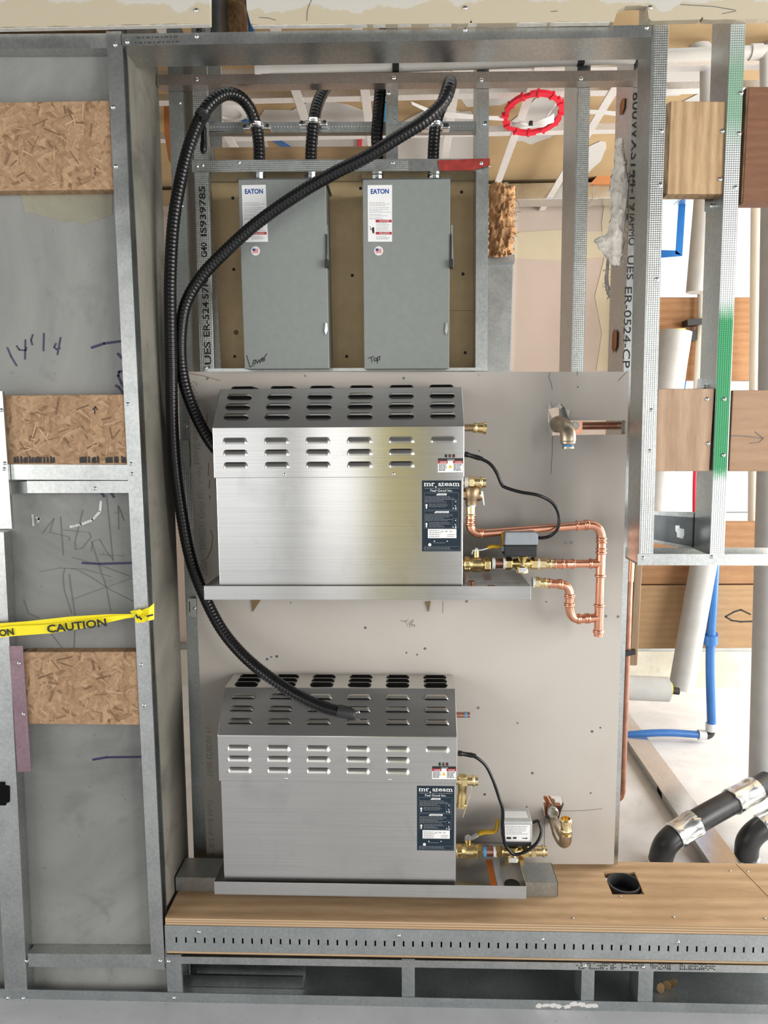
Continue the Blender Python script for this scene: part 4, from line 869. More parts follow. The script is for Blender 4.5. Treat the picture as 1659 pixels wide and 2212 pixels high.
    b = B(); dashes(b, c-ww*0.12, c+ww*0.16, sz1-hh*0.09, 1, 0.002, y0-2*t, 0.0012, 1, 0, 0.0); s_ = obj('small_print', b, 'label_white', st); s_['kind'] = 'stuff'
    # navy name plate
    yc = y0+0.0016; nx0, nx1, nz1, nz0 = x0+UW*0.833, x0+UW*0.9885, z1-0.1290, z1-0.3005; nw, nh = nx1-nx0, nz1-nz0
    b = B(); b.box(nx0, nx1, yc-0.0008, yc, nz0, nz1); np_ = obj('name_plate', b, 'label_navy', g); yl = yc-0.0008
    def at_(u, v): return Vector((nx0+nw*u, yl, nz1-nh*v))
    text('lettering', 'mr', at_(0.195, 0.055), nw*0.27, nh*0.042, 'label_white', np_, label='white words mr.steam', bold=0.01)
    text('lettering', 'steam', at_(0.68, 0.052), nw*0.53, nh*0.052, 'label_white', np_, bold=0.01)
    # slab serifs
    b = B()
    def srf(u, v, w=0.05): p = at_(u, v); b.box(p.x-nw*w/2, p.x+nw*w/2, yl-0.0006, yl, p.z-0.0006, p.z+0.0006)
    for u in (0.075, 0.135, 0.20, 0.275): srf(u, 0.076, 0.045)
    for u in (0.50, 0.83, 0.885, 0.94): srf(u, 0.078, 0.04)
    for u, v in ((0.067, 0.036), (0.268, 0.036)): srf(u, v, 0.035)
    p = at_(0.355, 0.089); b.lathe(p, p+Vector((0, -0.0006, 0)), [(0, 0.0017), (1, 0.0017)], 10); p = at_(0.52, 0.108); b.box(nx0+nw*0.06, nx1-nw*0.05, yl-0.0005, yl, p.z, p.z+0.0003)
    obj('lettering', b, 'label_white', np_)
    text('lettering', 'Feel Good Inc.', at_(0.50, 0.140), nw*0.56, nh*0.034, 'label_white', np_, label='white words Feel Good Inc.')
    b = B()
    for (u0, u1, v) in ((0.36, 0.63, 0.195), (0.31, 0.69, 0.443)):
        a, c = at_(u0, v+0.013), at_(u1, v-0.013); b.prism([(a.x, yl, a.z), (c.x, yl, a.z), (c.x, yl, c.z), (a.x+nw*0.05, yl, c.z)], (0, -0.0005, 0))
    for v in (0.355, 0.620):
        p = at_(0.115, v); s = nh*0.001
        b.prism([(p.x-0.0016, yl, p.z-0.0065), (p.x+0.0016, yl, p.z-0.0065), (p.x+0.0016, yl, p.z+0.001), (p.x+0.0036, yl, p.z+0.001), (p.x, yl, p.z+0.0052), (p.x-0.0036, yl, p.z+0.001), (p.x-0.0016, yl, p.z+0.001)], (0, -0.0005, 0))
        p = at_(0.865, v+0.035); b.box(p.x-0.001, p.x+0.001, yl-0.0005, yl, p.z-0.003, p.z+0.003)
        for u, dv in ((0.86, -0.06), (0.85, 0.0), (0.80, 0.035)): p = at_(u, v+dv); b.lathe(p, p+Vector((0, -0.0004, 0)), [(0, 0.0014), (1, 0.0014)], 6)
    p = at_(0.20, 0.905); b.lathe(p, p+Vector((0, -0.0005, 0)), [(0, 0.004), (1, 0.004)], 8)
    for u in (0.32, 0.65): p = at_(u, 0.855); b.box(p.x-0.0016, p.x+0.0016, yl-0.0005, yl, p.z-0.001, p.z+0.001)
    obj('white_mark', b, 'label_white', np_, label='white arrows, heading tabs and dots')
    text('lettering', 'WARNING', at_(0.515, 0.195), nw*0.18, nh*0.014, 'label_navy', np_, th=0.0007); text('lettering', 'AVERTISSEMENT', at_(0.515, 0.443), nw*0.29, nh*0.014, 'label_navy', np_, th=0.0007)
    b = B(); random.seed(11)
    for v, n, u0, u1 in ((0.226, 5, 0.08, 0.86), (0.328, 3, 0.18, 0.74), (0.472, 6, 0.08, 0.86), (0.592, 4, 0.18, 0.74), (0.876, 1, 0.30, 0.75), (0.945, 2, 0.06, 0.95)):
        p, q = at_(u0, v), at_(u1, v); dashes(b, p.x, q.x, p.z, n, nh*0.0185, yl, 0.0008, 1, 0, 0.4)
    s_ = obj('small_print', b, 'print_grey', np_); s_['kind'] = 'stuff'
    b = B()
    def frame(u0, v0, u1, v1, w=0.0005):
        a, c = at_(u0, v0), at_(u1, v1); b.box(a.x, c.x, yl-0.0003, yl, a.z-w, a.z); b.box(a.x, c.x, yl-0.0003, yl, c.z, c.z+w); b.box(a.x, a.x+w, yl-0.0003, yl, c.z, a.z); b.box(c.x-w, c.x, yl-0.0003, yl, c.z, a.z)
    frame(0.06, 0.172, 0.94, 0.412); frame(0.06, 0.425, 0.94, 0.672); frame(0.78, 0.27, 0.9, 0.405); frame(0.78, 0.53, 0.9, 0.665); frame(0.05, 0.93, 0.96, 0.985)
    obj('border_line', b, 'print_dim', np_)
    a, c = at_(0.15, 0.682), at_(0.885, 0.812); b = B(); b.box(a.x, c.x, yl-0.0006, yl, c.z, a.z); rp = obj('rating_panel', b, 'label_white', np_, bevel=0.001)
    b = B(); random.seed(6)
    for k in range(4): dashes(b, a.x+0.003, a.x+nw*0.40, a.z-0.004-k*0.0046, 1, 0.01, yl-0.0006, 0.0010, 1, 0, 0.35)
    for k in range(2): dashes(b, a.x+nw*0.50, c.x-0.003, a.z-0.013-k*0.0042, 1, 0.01, yl-0.0006, 0.0009, 1, 0, 0.3)
    s_ = obj('small_print', b, 'ink_black', rp); s_['kind'] = 'stuff'
    for s2, u in (('CE', 0.52), ('UK', 0.625), ('UL', 0.745)): text('lettering', s2, at_(u, 0.716), nw*0.065, nh*0.018, 'ink_black', np_, th=0.001)
    # light switch-side edge trim
    return g
def pan(label, pxl, pxr, pxm_y, y0, zb, yback, zt=0.0345):
    x0, x1 = P(pxl, pxm_y, y0).x, P(pxr, pxm_y, y0).x; t = 0.0013
    g = thing('drip_pan', label, 'drip pan', ((x0+x1)/2, (y0+yback)/2, zb), 'drip pans')
    b = B(); b.box(x0, x1, y0, yback, zb, zb+t); obj('base', b, 'stainless', g)
    for nm, bb in (('front_lip', (x0, x1, y0, y0+t, zb+t, zb+zt)), ('back_lip', (x0, x1, yback-t, yback, zb+t, zb+zt)), ('side_lip', (x0, x0+t, y0+t, yback-t, zb+t, zb+zt)), ('side_lip', (x1-t, x1, y0+t, yback-t, zb+t, zb+zt))):
        b = B(); b.box(*bb); obj(nm, b, 'stainless', g, bevel=0.0004)
    return g, x0, x1
YU = 0.047
zU = P(730, 922, YU).z-HF; cxU = (P(460, 960, YU).x+P(1003, 960, YU).x)/2
zL = P(730, 1590.5, YU).z-HF; cxL = (P(471, 1640, YU).x+P(988, 1640, YU).x)/2
genU = generator('stainless steel steam generator hanging high on the gypsum board above the other one', cxU, YU, zU, 1)
genL = generator('stainless steel steam generator standing on the plywood shelf with a loose conduit on its hood', cxL, YU, zL, -1)
zpU = P(800, 1296, 0.037).z; zpL = ZS+0.0392
panU, pux0, pux1 = pan('shiny drip pan under the upper steam generator', 441, 1147, 1280, 0.037, min(zpU, zU-0.002), YB-0.002)
panL, plx0, plx1 = pan('drip pan under the lower steam generator with an orange sticker', 463, 1137, 1924, 0.037, zpL, YB-0.012)
# stickers, caps in the pans
def flat_sticker(parent, name, x0, x1, y0, y1, z, m, label=None):
    b = B(); b.box(x0, x1, y0, y1, z, z+0.0005); return obj(name, b, m, parent, label=label)
sx = P(1055, 1880, 0.14).x
flat_sticker(panL, 'warning_sticker', sx, sx+0.016, 0.045, 0.20, zpL+0.0014, 'warn_orange', 'orange warning strip'); flat_sticker(panL, 'sticker_text', sx+0.018, sx+0.036, 0.045, 0.20, zpL+0.0014, 'label_white')
sx = P(1060, 1260, 0.12).x; flat_sticker(panU, 'warning_sticker', sx, sx+0.02, 0.05, 0.2, panU.location.z+0.0014, 'warn_orange')
b = B(); c = Vector((P(1105, 1890, 0.1).x, 0.09, zpL+0.0014)); b.cyl(c, c+Vector((0, 0, 0.004)), 0.02, 20); obj('drain_cap', b, 'black_plastic', panL)
b = B(); c = Vector((P(1018, 1255, 0.12).x, 0.12, panU.location.z+0.0014)); b.cyl(c, c+Vector((0, 0, 0.028)), 0.0085, 14); obj('drain_cap', b, 'copper_dull', panU, smooth=0.6)
b = B(); c = P(1128, 1884, 0.15); b.lathe((plx1-0.001, 0.16, zpL+0.024), (plx1+0.012, 0.16, zpL+0.024), [(0, 0.014), (1, 0.014)], 6); obj('drain_nut', b, 'brass', panL)
# galvanized rail the lower pan stands on
x0, x1 = P(380, 1916, 0.105).x, P(1205, 1925, 0.105).x
b = B(); b.sweep(cprof(0.0385, 0.088, 0.0012, 0.008), (x0, 0.105, ZS+0.0385), (x1, 0.105, ZS+0.0385), (0, 0, -1), (0, 1, 0)); b.box(x1-0.0012, x1, 0.105, 0.193, ZS+0.0004, ZS+0.0385)
tag(obj('support_channel', b, 'galv_dull'), 'galvanized channel lying on the shelf and carrying the lower drip pan', 'metal channel')
# ================================================================== PLUMBING
CR = 0.0103
def arc(p0, pc, p1, n=9):      # quadratic bend from p0 to p1 around the corner pc
    p0, pc, p1 = Vector(p0), Vector(pc), Vector(p1); return [p0*(1-t)**2+pc*2*t*(1-t)+p1*t*t for t in [k/n for k in range(n+1)]]
def pc(parent, name, m, a, c, r, seg=16, label=None):
    b = B(); b.cyl(a, c, r, seg); return obj(name, b, m, parent, smooth=0.7, label=label)
def fitting(parent, name, m, a, c, r, beads=(0.12, 0.88), hexa=None, seg=18):
    """press fitting: sleeve with a raised bead near each end; hexa=(t0,t1) gives a hexagon nut there"""
    L = (Vector(c)-Vector(a)).length; w = 0.0032/max(L, 0.004); prof = [(0, r)]
    for t in sorted(beads): prof += [(max(0, t-w), r), (max(0.001, t-w*0.6), r*1.17), (t, r*1.24), (min(0.999, t+w*0.6), r*1.17), (min(1, t+w), r)]
    prof.append((1, r)); b = B(); b.lathe(a, c, prof, seg)
    o = obj(name, b, m, parent, smooth=0.9)
    if hexa:
        a_, c_ = Vector(a), Vector(c); b = B(); p, q = a_+(c_-a_)*hexa[0], a_+(c_-a_)*hexa[1]; b.lathe(p, q, [(0, r*1.15), (0.1, r*1.3), (0.9, r*1.3), (1, r*1.15)], 6); obj('hex_nut', b, m, o)
    return o
def bend(parent, a, k, c, r=CR*1.12, m='copper', name='elbow', beads=True):
    b = B(); b.tube(arc(a, k, c, 12), r, 18)
    a, k, c = Vector(a), Vector(k), Vector(c)
    if beads:
        for e, d in ((a, (k-a).normalized()), (c, (k-c).normalized())):
            b.lathe(e-d*0.001, e+d*0.007, [(0, r), (0.2, r*1.16), (0.5, r*1.22), (0.8, r*1.16), (1, r)], 18)
    return obj(name, b, m, parent, smooth=0.9)
YP = 0.15
q = lambda x, y, Y=YP: P(x, y, Y)
# --- upper loop of copper
cp = thing('copper_pipe_loop', 'bright copper pipe loop beside the upper steam generator', 'pipe', q(1298, 1370))
fitting(cp, 'adapter', 'brass_bright', q(1017, 1092), q(1017, 1116), CR*1.12, (0.85,))
pc(cp, 'sealing_tape', 'teflon', q(1017, 1089), q(1017, 1094), CR*1.2)
fitting(cp, 'coupling', 'copper', q(1017, 1116), q(1016, 1130), CR*1.08, (0.5,))
bend(cp, q(1016, 1130), q(1016, 1153), q(1043, 1152))
pc(cp, 'pipe', 'copper', q(1042, 1152), q(1245, 1136, 0.16), CR)
fitting(cp, 'coupling', 'copper', q(1243, 1136, 0.16), q(1268, 1134, 0.16), CR*1.12, (0.15, 0.85))
bend(cp, q(1267, 1134, 0.16), q(1299, 1131, 0.16), q(1299, 1166, 0.16))
fitting(cp, 'coupling', 'copper', q(1299, 1166, 0.16), q(1298.5, 1190, 0.16), CR*1.12, (0.2, 0.8))
def tee(a, c, s0, s1):
    b = B(); b.tube([a, c], CR*1.12, 18); b.tube([s0, s1], CR*1.12, 18)
    for e, d in ((a, (Vector(c)-Vector(a)).normalized()), (c, (Vector(a)-Vector(c)).normalized()), (s1, (Vector(s0)-Vector(s1)).normalized())):
        e = Vector(e); b.lathe(e+d*0.000, e+d*0.008, [(0, CR*1.12), (0.2, CR*1.32), (0.5, CR*1.38), (0.8, CR*1.32), (1, CR*1.12)], 18)
    return obj('tee', b, 'copper', cp, smooth=0.9)
tee(q(1298.5, 1190, 0.16), q(1296.5, 1247, 0.16), q(1297.5, 1217, 0.16), q(1272, 1217.5, 0.16))
pc(cp, 'pipe', 'copper', q(1296.5, 1245, 0.16), q(1294.5, 1305, 0.16), CR)
tee(q(1294.5, 1304, 0.16), q(1292.5, 1366, 0.16), q(1293.5, 1334, 0.16), q(1268, 1336, 0.16))
fitting(cp, 'end_cap', 'copper', q(1292.5, 1362, 0.16), q(1292, 1374, 0.16), CR*1.15, (0.3,))
pc(cp, 'pipe', 'copper', q(1205, 1218), q(1274, 1217.5, 0.16), CR)
fitting(cp, 'coupling', 'copper', q(1196, 1218), q(1222, 1218), CR*1.12, (0.1, 0.75)); fitting(cp, 'coupling', 'copper', q(1222, 1218), q(1240, 1218, 0.155), CR*1.1, (0.85,))
fitting(cp, 'adapter', 'brass_bright', q(1163, 1217), q(1198, 1218), CR*1.15, (0.72,), (0.05, 0.45)); pc(cp, 'sealing_tape', 'teflon', q(1161, 1217), q(1165, 1217), CR*1.35)
fitting(cp, 'coupling', 'copper', q(1246, 1337, 0.16), q(1270, 1336, 0.16), CR*1.12, (0.25, 0.8))
bend(cp, q(1230, 1305, 0.155), q(1229, 1338, 0.158), q(1250, 1337, 0.16))
fitting(cp, 'coupling', 'copper', q(1230.5, 1286, 0.155), q(1230, 1307, 0.155), CR*1.12, (0.15, 0.85))
bend(cp, q(1209, 1262, 0.155), q(1231, 1263, 0.155), q(1230.5, 1288, 0.155))
fitting(cp, 'coupling', 'copper', q(1180, 1260, 0.155), q(1212, 1262, 0.155), CR*1.1, (0.2, 0.85))
fitting(cp, 'adapter', 'brass_bright', q(1155, 1258, 0.155), q(1184, 1260, 0.155), CR*1.15, (0.75,), (0.02, 0.35)); pc(cp, 'sealing_tape', 'teflon', q(1150, 1258, 0.155), q(1156, 1258, 0.155), CR*1.3)
# --- relief valve, upper
rv = thing('relief_valve', 'bronze relief valve under a brass fitting beside the upper generator', 'valve', q(1020, 1092))
pc(rv, 'nipple', 'brass', q(988, 1042), q(1006, 1042), CR); fitting(rv, 'union', 'brass_bright', q(1003, 1042), q(1049, 1042), CR*1.30, (0.78,), (0.2, 0.45)); pc(rv, 'sealing_tape', 'teflon', q(1003, 1042), q(1011, 1042), CR*1.45)
b = B(); b.lathe(q(1020, 1052), q(1018, 1090), [(0, 0.016), (0.1, 0.020), (0.55, 0.020), (0.7, 0.016), (1, 0.0145)], 18); b.lathe(q(1024, 1070), q(1041, 1071), [(0, 0.015), (0.7, 0.014), (1, 0.011)], 16); b.lathe(q(1000, 1068), q(1012, 1068), [(0, 0.014), (1, 0.014)], 6); obj('body', b, 'bronze', rv, smooth=0.8)
b = B(); b.pprism([(1039, 1061), (1042, 1060), (1044, 1064), (1047, 1091), (1045, 1092), (1042, 1075), (1040, 1068)], 0.128, 0.1295); obj('lever', b, 'chrome', rv)
# --- brass nipple at the top right of the upper generator
bn = thing('brass_nipple', 'brass nipple poking from the top right of the upper generator', 'pipe fitting', q(1030, 930))
pc(bn, 'tube', 'bronze', q(988, 924), q(1024, 924), CR*0.9); b = B(); b.lathe(q(1022, 924), q(1050, 925), [(0, 0.0125), (0.15, 0.0135), (0.3, 0.011), (0.45, 0.0125), (0.75, 0.0135), (0.8, 0.0155), (1, 0.0155)], 18); obj('coupling', b, 'brass', bn, smooth=0.5)
# --- ball valves
def ball_valve(label, y, x0, x1, hpts, grip, stem, Y=YP):
    v = thing('ball_valve', label, 'valve', q((x0+x1)/2, y+16, Y)); L = x1-x0; f = lambda t: q(x0+L*t, y, Y); pc(v, 'nipple', 'brass', q(x0-16, y, Y), q(x0+2, y, Y), 0.012)
    b = B(); b.lathe(f(0), f(1), [(0, 0.0165), (0.04, 0.0185), (0.2, 0.0185), (0.24, 0.016), (0.36, 0.020), (0.5, 0.0205), (0.64, 0.020), (0.7, 0.016), (1.0, 0.016)], 20); obj('body', b, 'brass', v, smooth=0.6)
    b = B(); b.lathe(f(0.02), f(0.22), [(0, 0.019), (0.1, 0.020), (0.9, 0.020), (1, 0.019)], 6); obj('hex_nut', b, 'brass', v); b = B(); b.lathe(f(0.78), f(0.99), [(0, 0.018), (0.1, 0.019), (0.9, 0.019), (1, 0.018)], 6); obj('hex_nut', b, 'brass', v)
    s = Vector(q(*stem, Y)); base = q(stem[0], y-6, Y); b = B(); b.cyl(base, s, 0.0075, 12); obj('stem', b, 'brass', v, smooth=0.7)
    b = B(); b.lathe(s-Vector((0, 0, 0.001)), s+Vector((0, 0, 0.008)), [(0, 0.0065), (0.8, 0.0065), (1, 0.005)], 6); obj('nut', b, 'chrome', v)
    b = B()
    for a, c in zip(hpts, hpts[1:]): 
        A, C = q(*a, Y), q(*c, Y); d = (C-A).normalized(); n_ = Vector((-d.z, 0, d.x))*0.0014
        b.prism([A-n_-Vector((0, 0.008, 0)), C-n_-Vector((0, 0.008, 0)), C+n_-Vector((0, 0.008, 0)), A+n_-Vector((0, 0.008, 0))], (0, 0.016, 0))
    h = obj('handle', b, 'chrome', v)
    path = spline([q(*g, Y) for g in grip], 8); n = len(path); b = B(); b.tube(path, [0.0052 if 0 < i < n-1 else 0.003 for i in range(n)], 12)
    for vv in b.v: vv.y = Y+(vv.y-Y)*1.7
    obj('grip', b, 'handle_yellow', h, smooth=1.0, label='yellow plastic grip'); return v
ball_valve('brass ball valve with yellow lever right of the upper steam generator', 1219, 1002, 1059, [(1019, 1196), (1021, 1188), (1040, 1187), (1054, 1183)], [(1051, 1183), (1064, 1180), (1078, 1181), (1087, 1176), (1087, 1162), (1083, 1145)], (1029, 1189))
ball_valve('brass ball valve with yellow lever and blue ring right of the lower steam generator', 1838, 985, 1042, [(1003, 1814), (1005, 1810), (1018, 1811), (1034, 1802)], [(1032, 1801), (1048, 1797), (1062, 1797), (1071, 1793), (1074, 1782), (1075, 1770)], (1011, 1811))
# --- motorised valves
def motor_valve(label, y, x0, x1, Y, box, silver, nip):
    v = thing('motorised_valve', label, 'valve', q((x0+x1)/2, y+18, Y)); L = x1-x0; f = lambda t: q(x0+L*t, y, Y)
    (nx0, nx1, r1, r2) = nip
    pc(v, 'nipple', 'copper_dull', q(nx0, y, Y), q(nx1, y, Y), 0.0125)
    pc(v, 'sealing_ring', r1, q(nx0-1, y, Y), q(nx0+6, y, Y), 0.0152); pc(v, 'sealing_ring', r2, q(nx1-3, y, Y), q(nx1+2, y, Y), 0.0150)
    b = B(); b.lathe(f(0), f(1), [(0, 0.0145), (0.2, 0.0145), (0.24, 0.0105), (0.4, 0.0135), (0.6, 0.0135), (0.76, 0.0105), (0.8, 0.0145), (1, 0.0145)], 20); c = f(0.52)
    b.lathe(c+Vector((0, -0.004, 0.020)), c+Vector((0, -0.004, -0.022)), [(0, 0.0165), (0.25, 0.010), (0.6, 0.010), (0.8, 0.0165), (1, 0.0165)], 18); obj('body', b, 'brass', v, smooth=0.6)
    for t in ((0.0, 0.2), (0.8, 1.0)): b = B(); b.lathe(f(t[0]), f(t[1]), [(0, 0.0155), (0.1, 0.0168), (0.9, 0.0168), (1, 0.0155)], 6); obj('hex_nut', b, 'brass', v)
    b = B(); p = c+Vector((0, -0.0165, -0.013)); b.box(p.x-0.011, p.x+0.011, p.y-0.004, p.y+0.002, p.z-0.006, p.z+0.005); tg = obj('tag', b, 'label_white', v)
    b = B(); random.seed(3); dashes(b, p.x-0.009, p.x+0.009, p.z+0.002, 2, 0.004, p.y-0.004, 0.0010, 1, 0, 0.2); s_ = obj('small_print', b, 'ink_black', tg); s_['kind'] = 'stuff'
    bx0, by0, bx1, by1, ysplit = box; X0, X1 = P(bx0, by1, Y-0.03).x, P(bx1, by1, Y-0.03).x; Z0, Z1, Zs = P(bx0, by1, Y-0.03).z, P(bx0, by0, Y-0.03).z, P(bx0, ysplit, Y-0.03).z
    b = B(); b.box(X0+0.001, X1-0.001, Y-0.03, Y+0.035, Z0, Zs); obj('housing', b, 'black_plastic', v, bevel=0.003)
    b = B(); 
    if silver: b.box(X0, X1, Y-0.031, Y+0.036, Zs+0.0004, Z1); cv = obj('cover', b, 'actuator_silver', v, bevel=0.002)
    else:
        b.prism([(X0, Y-0.031, Zs+0.0004), (X1, Y-0.031, Zs+0.0004), (X1, Y-0.031, Z1-0.005), (X1-0.006, Y-0.031, Z1), (X0+0.002, Y-0.031, Z1)], (0, 0.067, 0)); cv = obj('cover', b, 'actuator_grey', v, bevel=0.003)
        b = B(); b.box(X0-0.006, X0+0.001, Y-0.02, Y+0.0, Zs-0.017, Zs-0.004); obj('lever', b, 'actuator_grey', v)
    if silver:
        b = B(); b.box(X0+0.004, X1-0.006, Y-0.0325, Y-0.0316, Zs+0.006, Z1-0.008); lb_ = obj('label', b, 'label_white', cv)
        b = B(); random.seed(8); dashes(b, X0+0.007, X1-0.009, Z1-0.012, 6, 0.0042, Y-0.0325, 0.0008, 1, 0, 0.3); b.strokes([], Y, 0.001); s_ = obj('small_print', b, 'ink_black', lb_); s_['kind'] = 'stuff'
        b = B(); xx, zz = X1-0.016, Zs+0.013; b.prism([(xx-0.010, Y-0.0325, zz-0.001), (xx, Y-0.0325, zz-0.001), (xx, Y-0.0325, zz-0.003), (xx+0.004, Y-0.0325, zz), (xx, Y-0.0325, zz+0.003), (xx, Y-0.0325, zz+0.001), (xx-0.010, Y-0.0325, zz+0.001)], (0, -0.0004, 0))
        b.box(X0+0.008, X0+0.020, Y-0.0329, Y-0.0325, zz-0.003, zz+0.003); b.box(X0+0.025, X0+0.034, Y-0.0329, Y-0.0325, zz-0.002, zz+0.003); obj('printed_mark', b, 'ink_black', lb_, label='black printed arrow and approval marks')
        b = B(); b.box(X0+0.006, X1-0.008, Y-0.012, Y+0.020, Z1, Z1+0.0005); obj('label', b, 'label_white', cv)
    return v
motor_valve('motorised brass valve with a two-tone grey box beside the upper generator', 1217, 1091, 1161, YP, (1089, 1150, 1162, 1203, 1178), False, (1063, 1089, 'teflon', 'teflon'))
motor_valve('motorised brass valve with a silver labelled box beside the lower generator', 1839, 1070, 1141, YP, (1087, 1774, 1149, 1829, 1819), True, (1044, 1068, 'ring_blue', 'teflon'))
# control cables
def cable(label, pts, r=0.0042, plug=None):
    t = thing('control_cable', label, 'cable', P(pts[0][0], pts[0][1], pts[0][2])-Vector((0, 0, 0.0)))
    b = B(); b.tube(spline([P(*p) for p in pts], 14), r, 12); obj('cord', b, 'black_rubber', t, smooth=1.5)
    a, c = P(*pts[0]), P(*pts[1]); d = (c-a).normalized(); b = B(); b.lathe(a-d*0.002, a+d*0.045, [(0, 0.007), (0.2, 0.007), (0.25, 0.0055), (0.75, 0.0065), (1, 0.0045)], 12); obj('strain_relief', b, 'black_rubber', t, smooth=0.8); return t
cable('black control cable looping from the upper generator to the two-tone grey box', [(1005, 981, 0.12), (1030, 988, 0.12), (1056, 1000, 0.12), (1072, 1020, 0.12), (1083, 1045, 0.12), (1092, 1053, 0.12), (1125, 1063, 0.12), (1163, 1070, 0.12), (1193, 1086, 0.13), (1207, 1112, 0.13), (1205, 1140, 0.13), (1190, 1157, 0.14), (1172, 1162, 0.145), (1160, 1161, 0.15)])
cable('black control cable hanging from the lower generator round the silver box', [(991, 1627, 0.115), (1010, 1630, 0.115), (1030, 1637, 0.115), (1050, 1655, 0.115), (1065, 1685, 0.11), (1077, 1720, 0.105), (1086, 1750, 0.10), (1086, 1785, 0.10), (1090, 1820, 0.10), (1100, 1837, 0.10), (1113, 1846, 0.10), (1138, 1838, 0.105), (1160, 1820, 0.115), (1169, 1797, 0.13), (1163, 1775, 0.14), (1150, 1776, 0.15)])
# --- fittings of the lower generator
bn = thing('copper_stub', 'short copper stub with blue tape on the lower generator', 'pipe fitting', q(1002, 1550)); pc(bn, 'tube', 'copper_dull', q(972, 1544), q(1015, 1544), 0.0075); pc(bn, 'tape', 'ring_blue', q(1004, 1544), q(1009, 1544), 0.0079)
rv = thing('relief_valve', 'brass relief valve with a hanging wire beside the lower generator', 'valve', q(1000, 1742))
pc(rv, 'nipple', 'brass', q(974, 1686), q(992, 1686), CR); fitting(rv, 'union', 'brass_bright', q(990, 1686), q(1032, 1686), CR*1.25, (0.78,), (0.15, 0.45)); b = B(); b.lathe(q(1000, 1676), q(997, 1742), [(0, 0.013), (0.4, 0.0125), (0.42, 0.0115), (0.6, 0.0115), (0.66, 0.0125), (0.9, 0.0125), (0.92, 0.0138), (1, 0.0138)], 18); obj('body', b, 'brass', rv, smooth=0.6)
b = B(); b.tube(spline([P(*p) for p in ((1018, 1697, 0.13), (1018, 1712, 0.13), (1010, 1735, 0.13), (1000, 1766, 0.13))], 6), 0.0008, 6); obj('wire', b, 'brass_bright', rv)
ad = thing('brass_adapter', 'brass press adapter at the open end of the lower motorised valve', 'pipe fitting', q(1160, 1855)); fitting(ad, 'sleeve', 'brass_bright', q(1141, 1839), q(1181, 1838), CR*1.25, (0.80,), (0.15, 0.4))
# --- wall outlets
ow = thing('brass_elbow', 'weathered brass elbow turned down out of the torn upper opening', 'pipe fitting', q(1225, 970, 0.2))
b = B(); b.tube([P(1206, 912, YS+0.03)]+arc(P(1203, 917, YB+0.002), P(1230, 913, 0.165), P(1227, 953, 0.165), 12), [0.018]+[0.0215]*3+[0.0195]*10, 20); obj('bend', b, 'brass_weathered', ow, smooth=1.2)
b = B(); b.lathe(P(1227, 950, 0.165), P(1227, 960, 0.165), [(0, 0.0165), (0.3, 0.0185), (0.8, 0.0185), (1, 0.0165)], 20); obj('collar', b, 'brass_weathered', ow, smooth=0.6); pc(ow, 'tape', 'ring_blue', P(1227, 959, 0.165), P(1227, 966, 0.165), 0.0142)
b = B(); b.lathe(P(1227, 965, 0.165), P(1227, 969, 0.165), [(0, 0.0148), (1, 0.0148)], 18); obj('rim', b, 'brass_weathered', ow)
b = B(); b.box(P(1208, 0+895, YS+0.02).x, P(1226, 895, YS+0.02).x, YS+0.02, YS+0.024, P(1210, 905, YS+0.02).z, P(1210, 880, YS+0.02).z); obj('lug', b, 'galv_dull', ow)
pp_ = thing('supply_pipe', 'dark copper pipe seen through the slot in the gypsum board', 'pipe', P(1296, 928, YS+0.03)); pc(pp_, 'tube', 'copper_dull', P(1240, 920, YS+0.03), P(1352, 919, YS+0.03), 0.0108); b = B(); b.pprism([(1238, 910), (1258, 910), (1258, 936), (1246, 938), (1238, 936)], YS+0.013, YS+0.0145); obj('strap_plate', b, 'copper', pp_); b = B(); c = P(1243, 919, YS+0.008); b.lathe(c, c+Vector((0, -0.003, 0)), [(0, 0.011), (1, 0.010)], 12); obj('flange', b, 'galv_knurl', pp_)
o2 = thing('brass_outlet', 'grey brass outlet elbow with a shiny upturned socket in the torn lower opening', 'pipe fitting', q(1215, 1830, 0.17))
b = B(); b.tube([P(1190, 1730, YS+0.03), P(1194, 1765, YB), P(1200, 1785, 0.2)]+arc(P(1205, 1800, 0.185), P(1222, 1838, 0.16), P(1223, 1800, 0.155), 10), [0.012, 0.013, 0.014]+[0.0155]*7+[0.0165]*4, 18); obj('bend', b, 'brass_weathered', o2, smooth=1.2)
b = B(); b.lathe(P(1223, 1806, 0.155), P(1222, 1768, 0.155), [(0, 0.0130), (0.3, 0.0135), (0.35, 0.015), (0.42, 0.0135), (0.75, 0.0135), (0.8, 0.016), (0.93, 0.016), (1, 0.0135), (1, 0.0115), (0.6, 0.0115)], 20); obj('socket', b, 'brass_bright', o2, smooth=0.6)
b = B(); c = P(1196, 1758, YB-0.02); b.lathe(c+Vector((0, 0.012, 0)), c, [(0, 0.0155), (0.8, 0.0155), (1, 0.013)], 14); obj('flange', b, 'galv_bright', o2)
b = B(); b.cyl(P(1178, 1716, YS+0.02), P(1194, 1745, YS+0.02), 0.011, 14); obj('tube', b, 'copper', o2, smooth=0.6)
b = B(); b.pprism([(1176, 1740), (1212, 1741), (1208, 1772), (1178, 1768)], YS+0.012, YS+0.03); obj('base', b, 'copper_dull', o2)

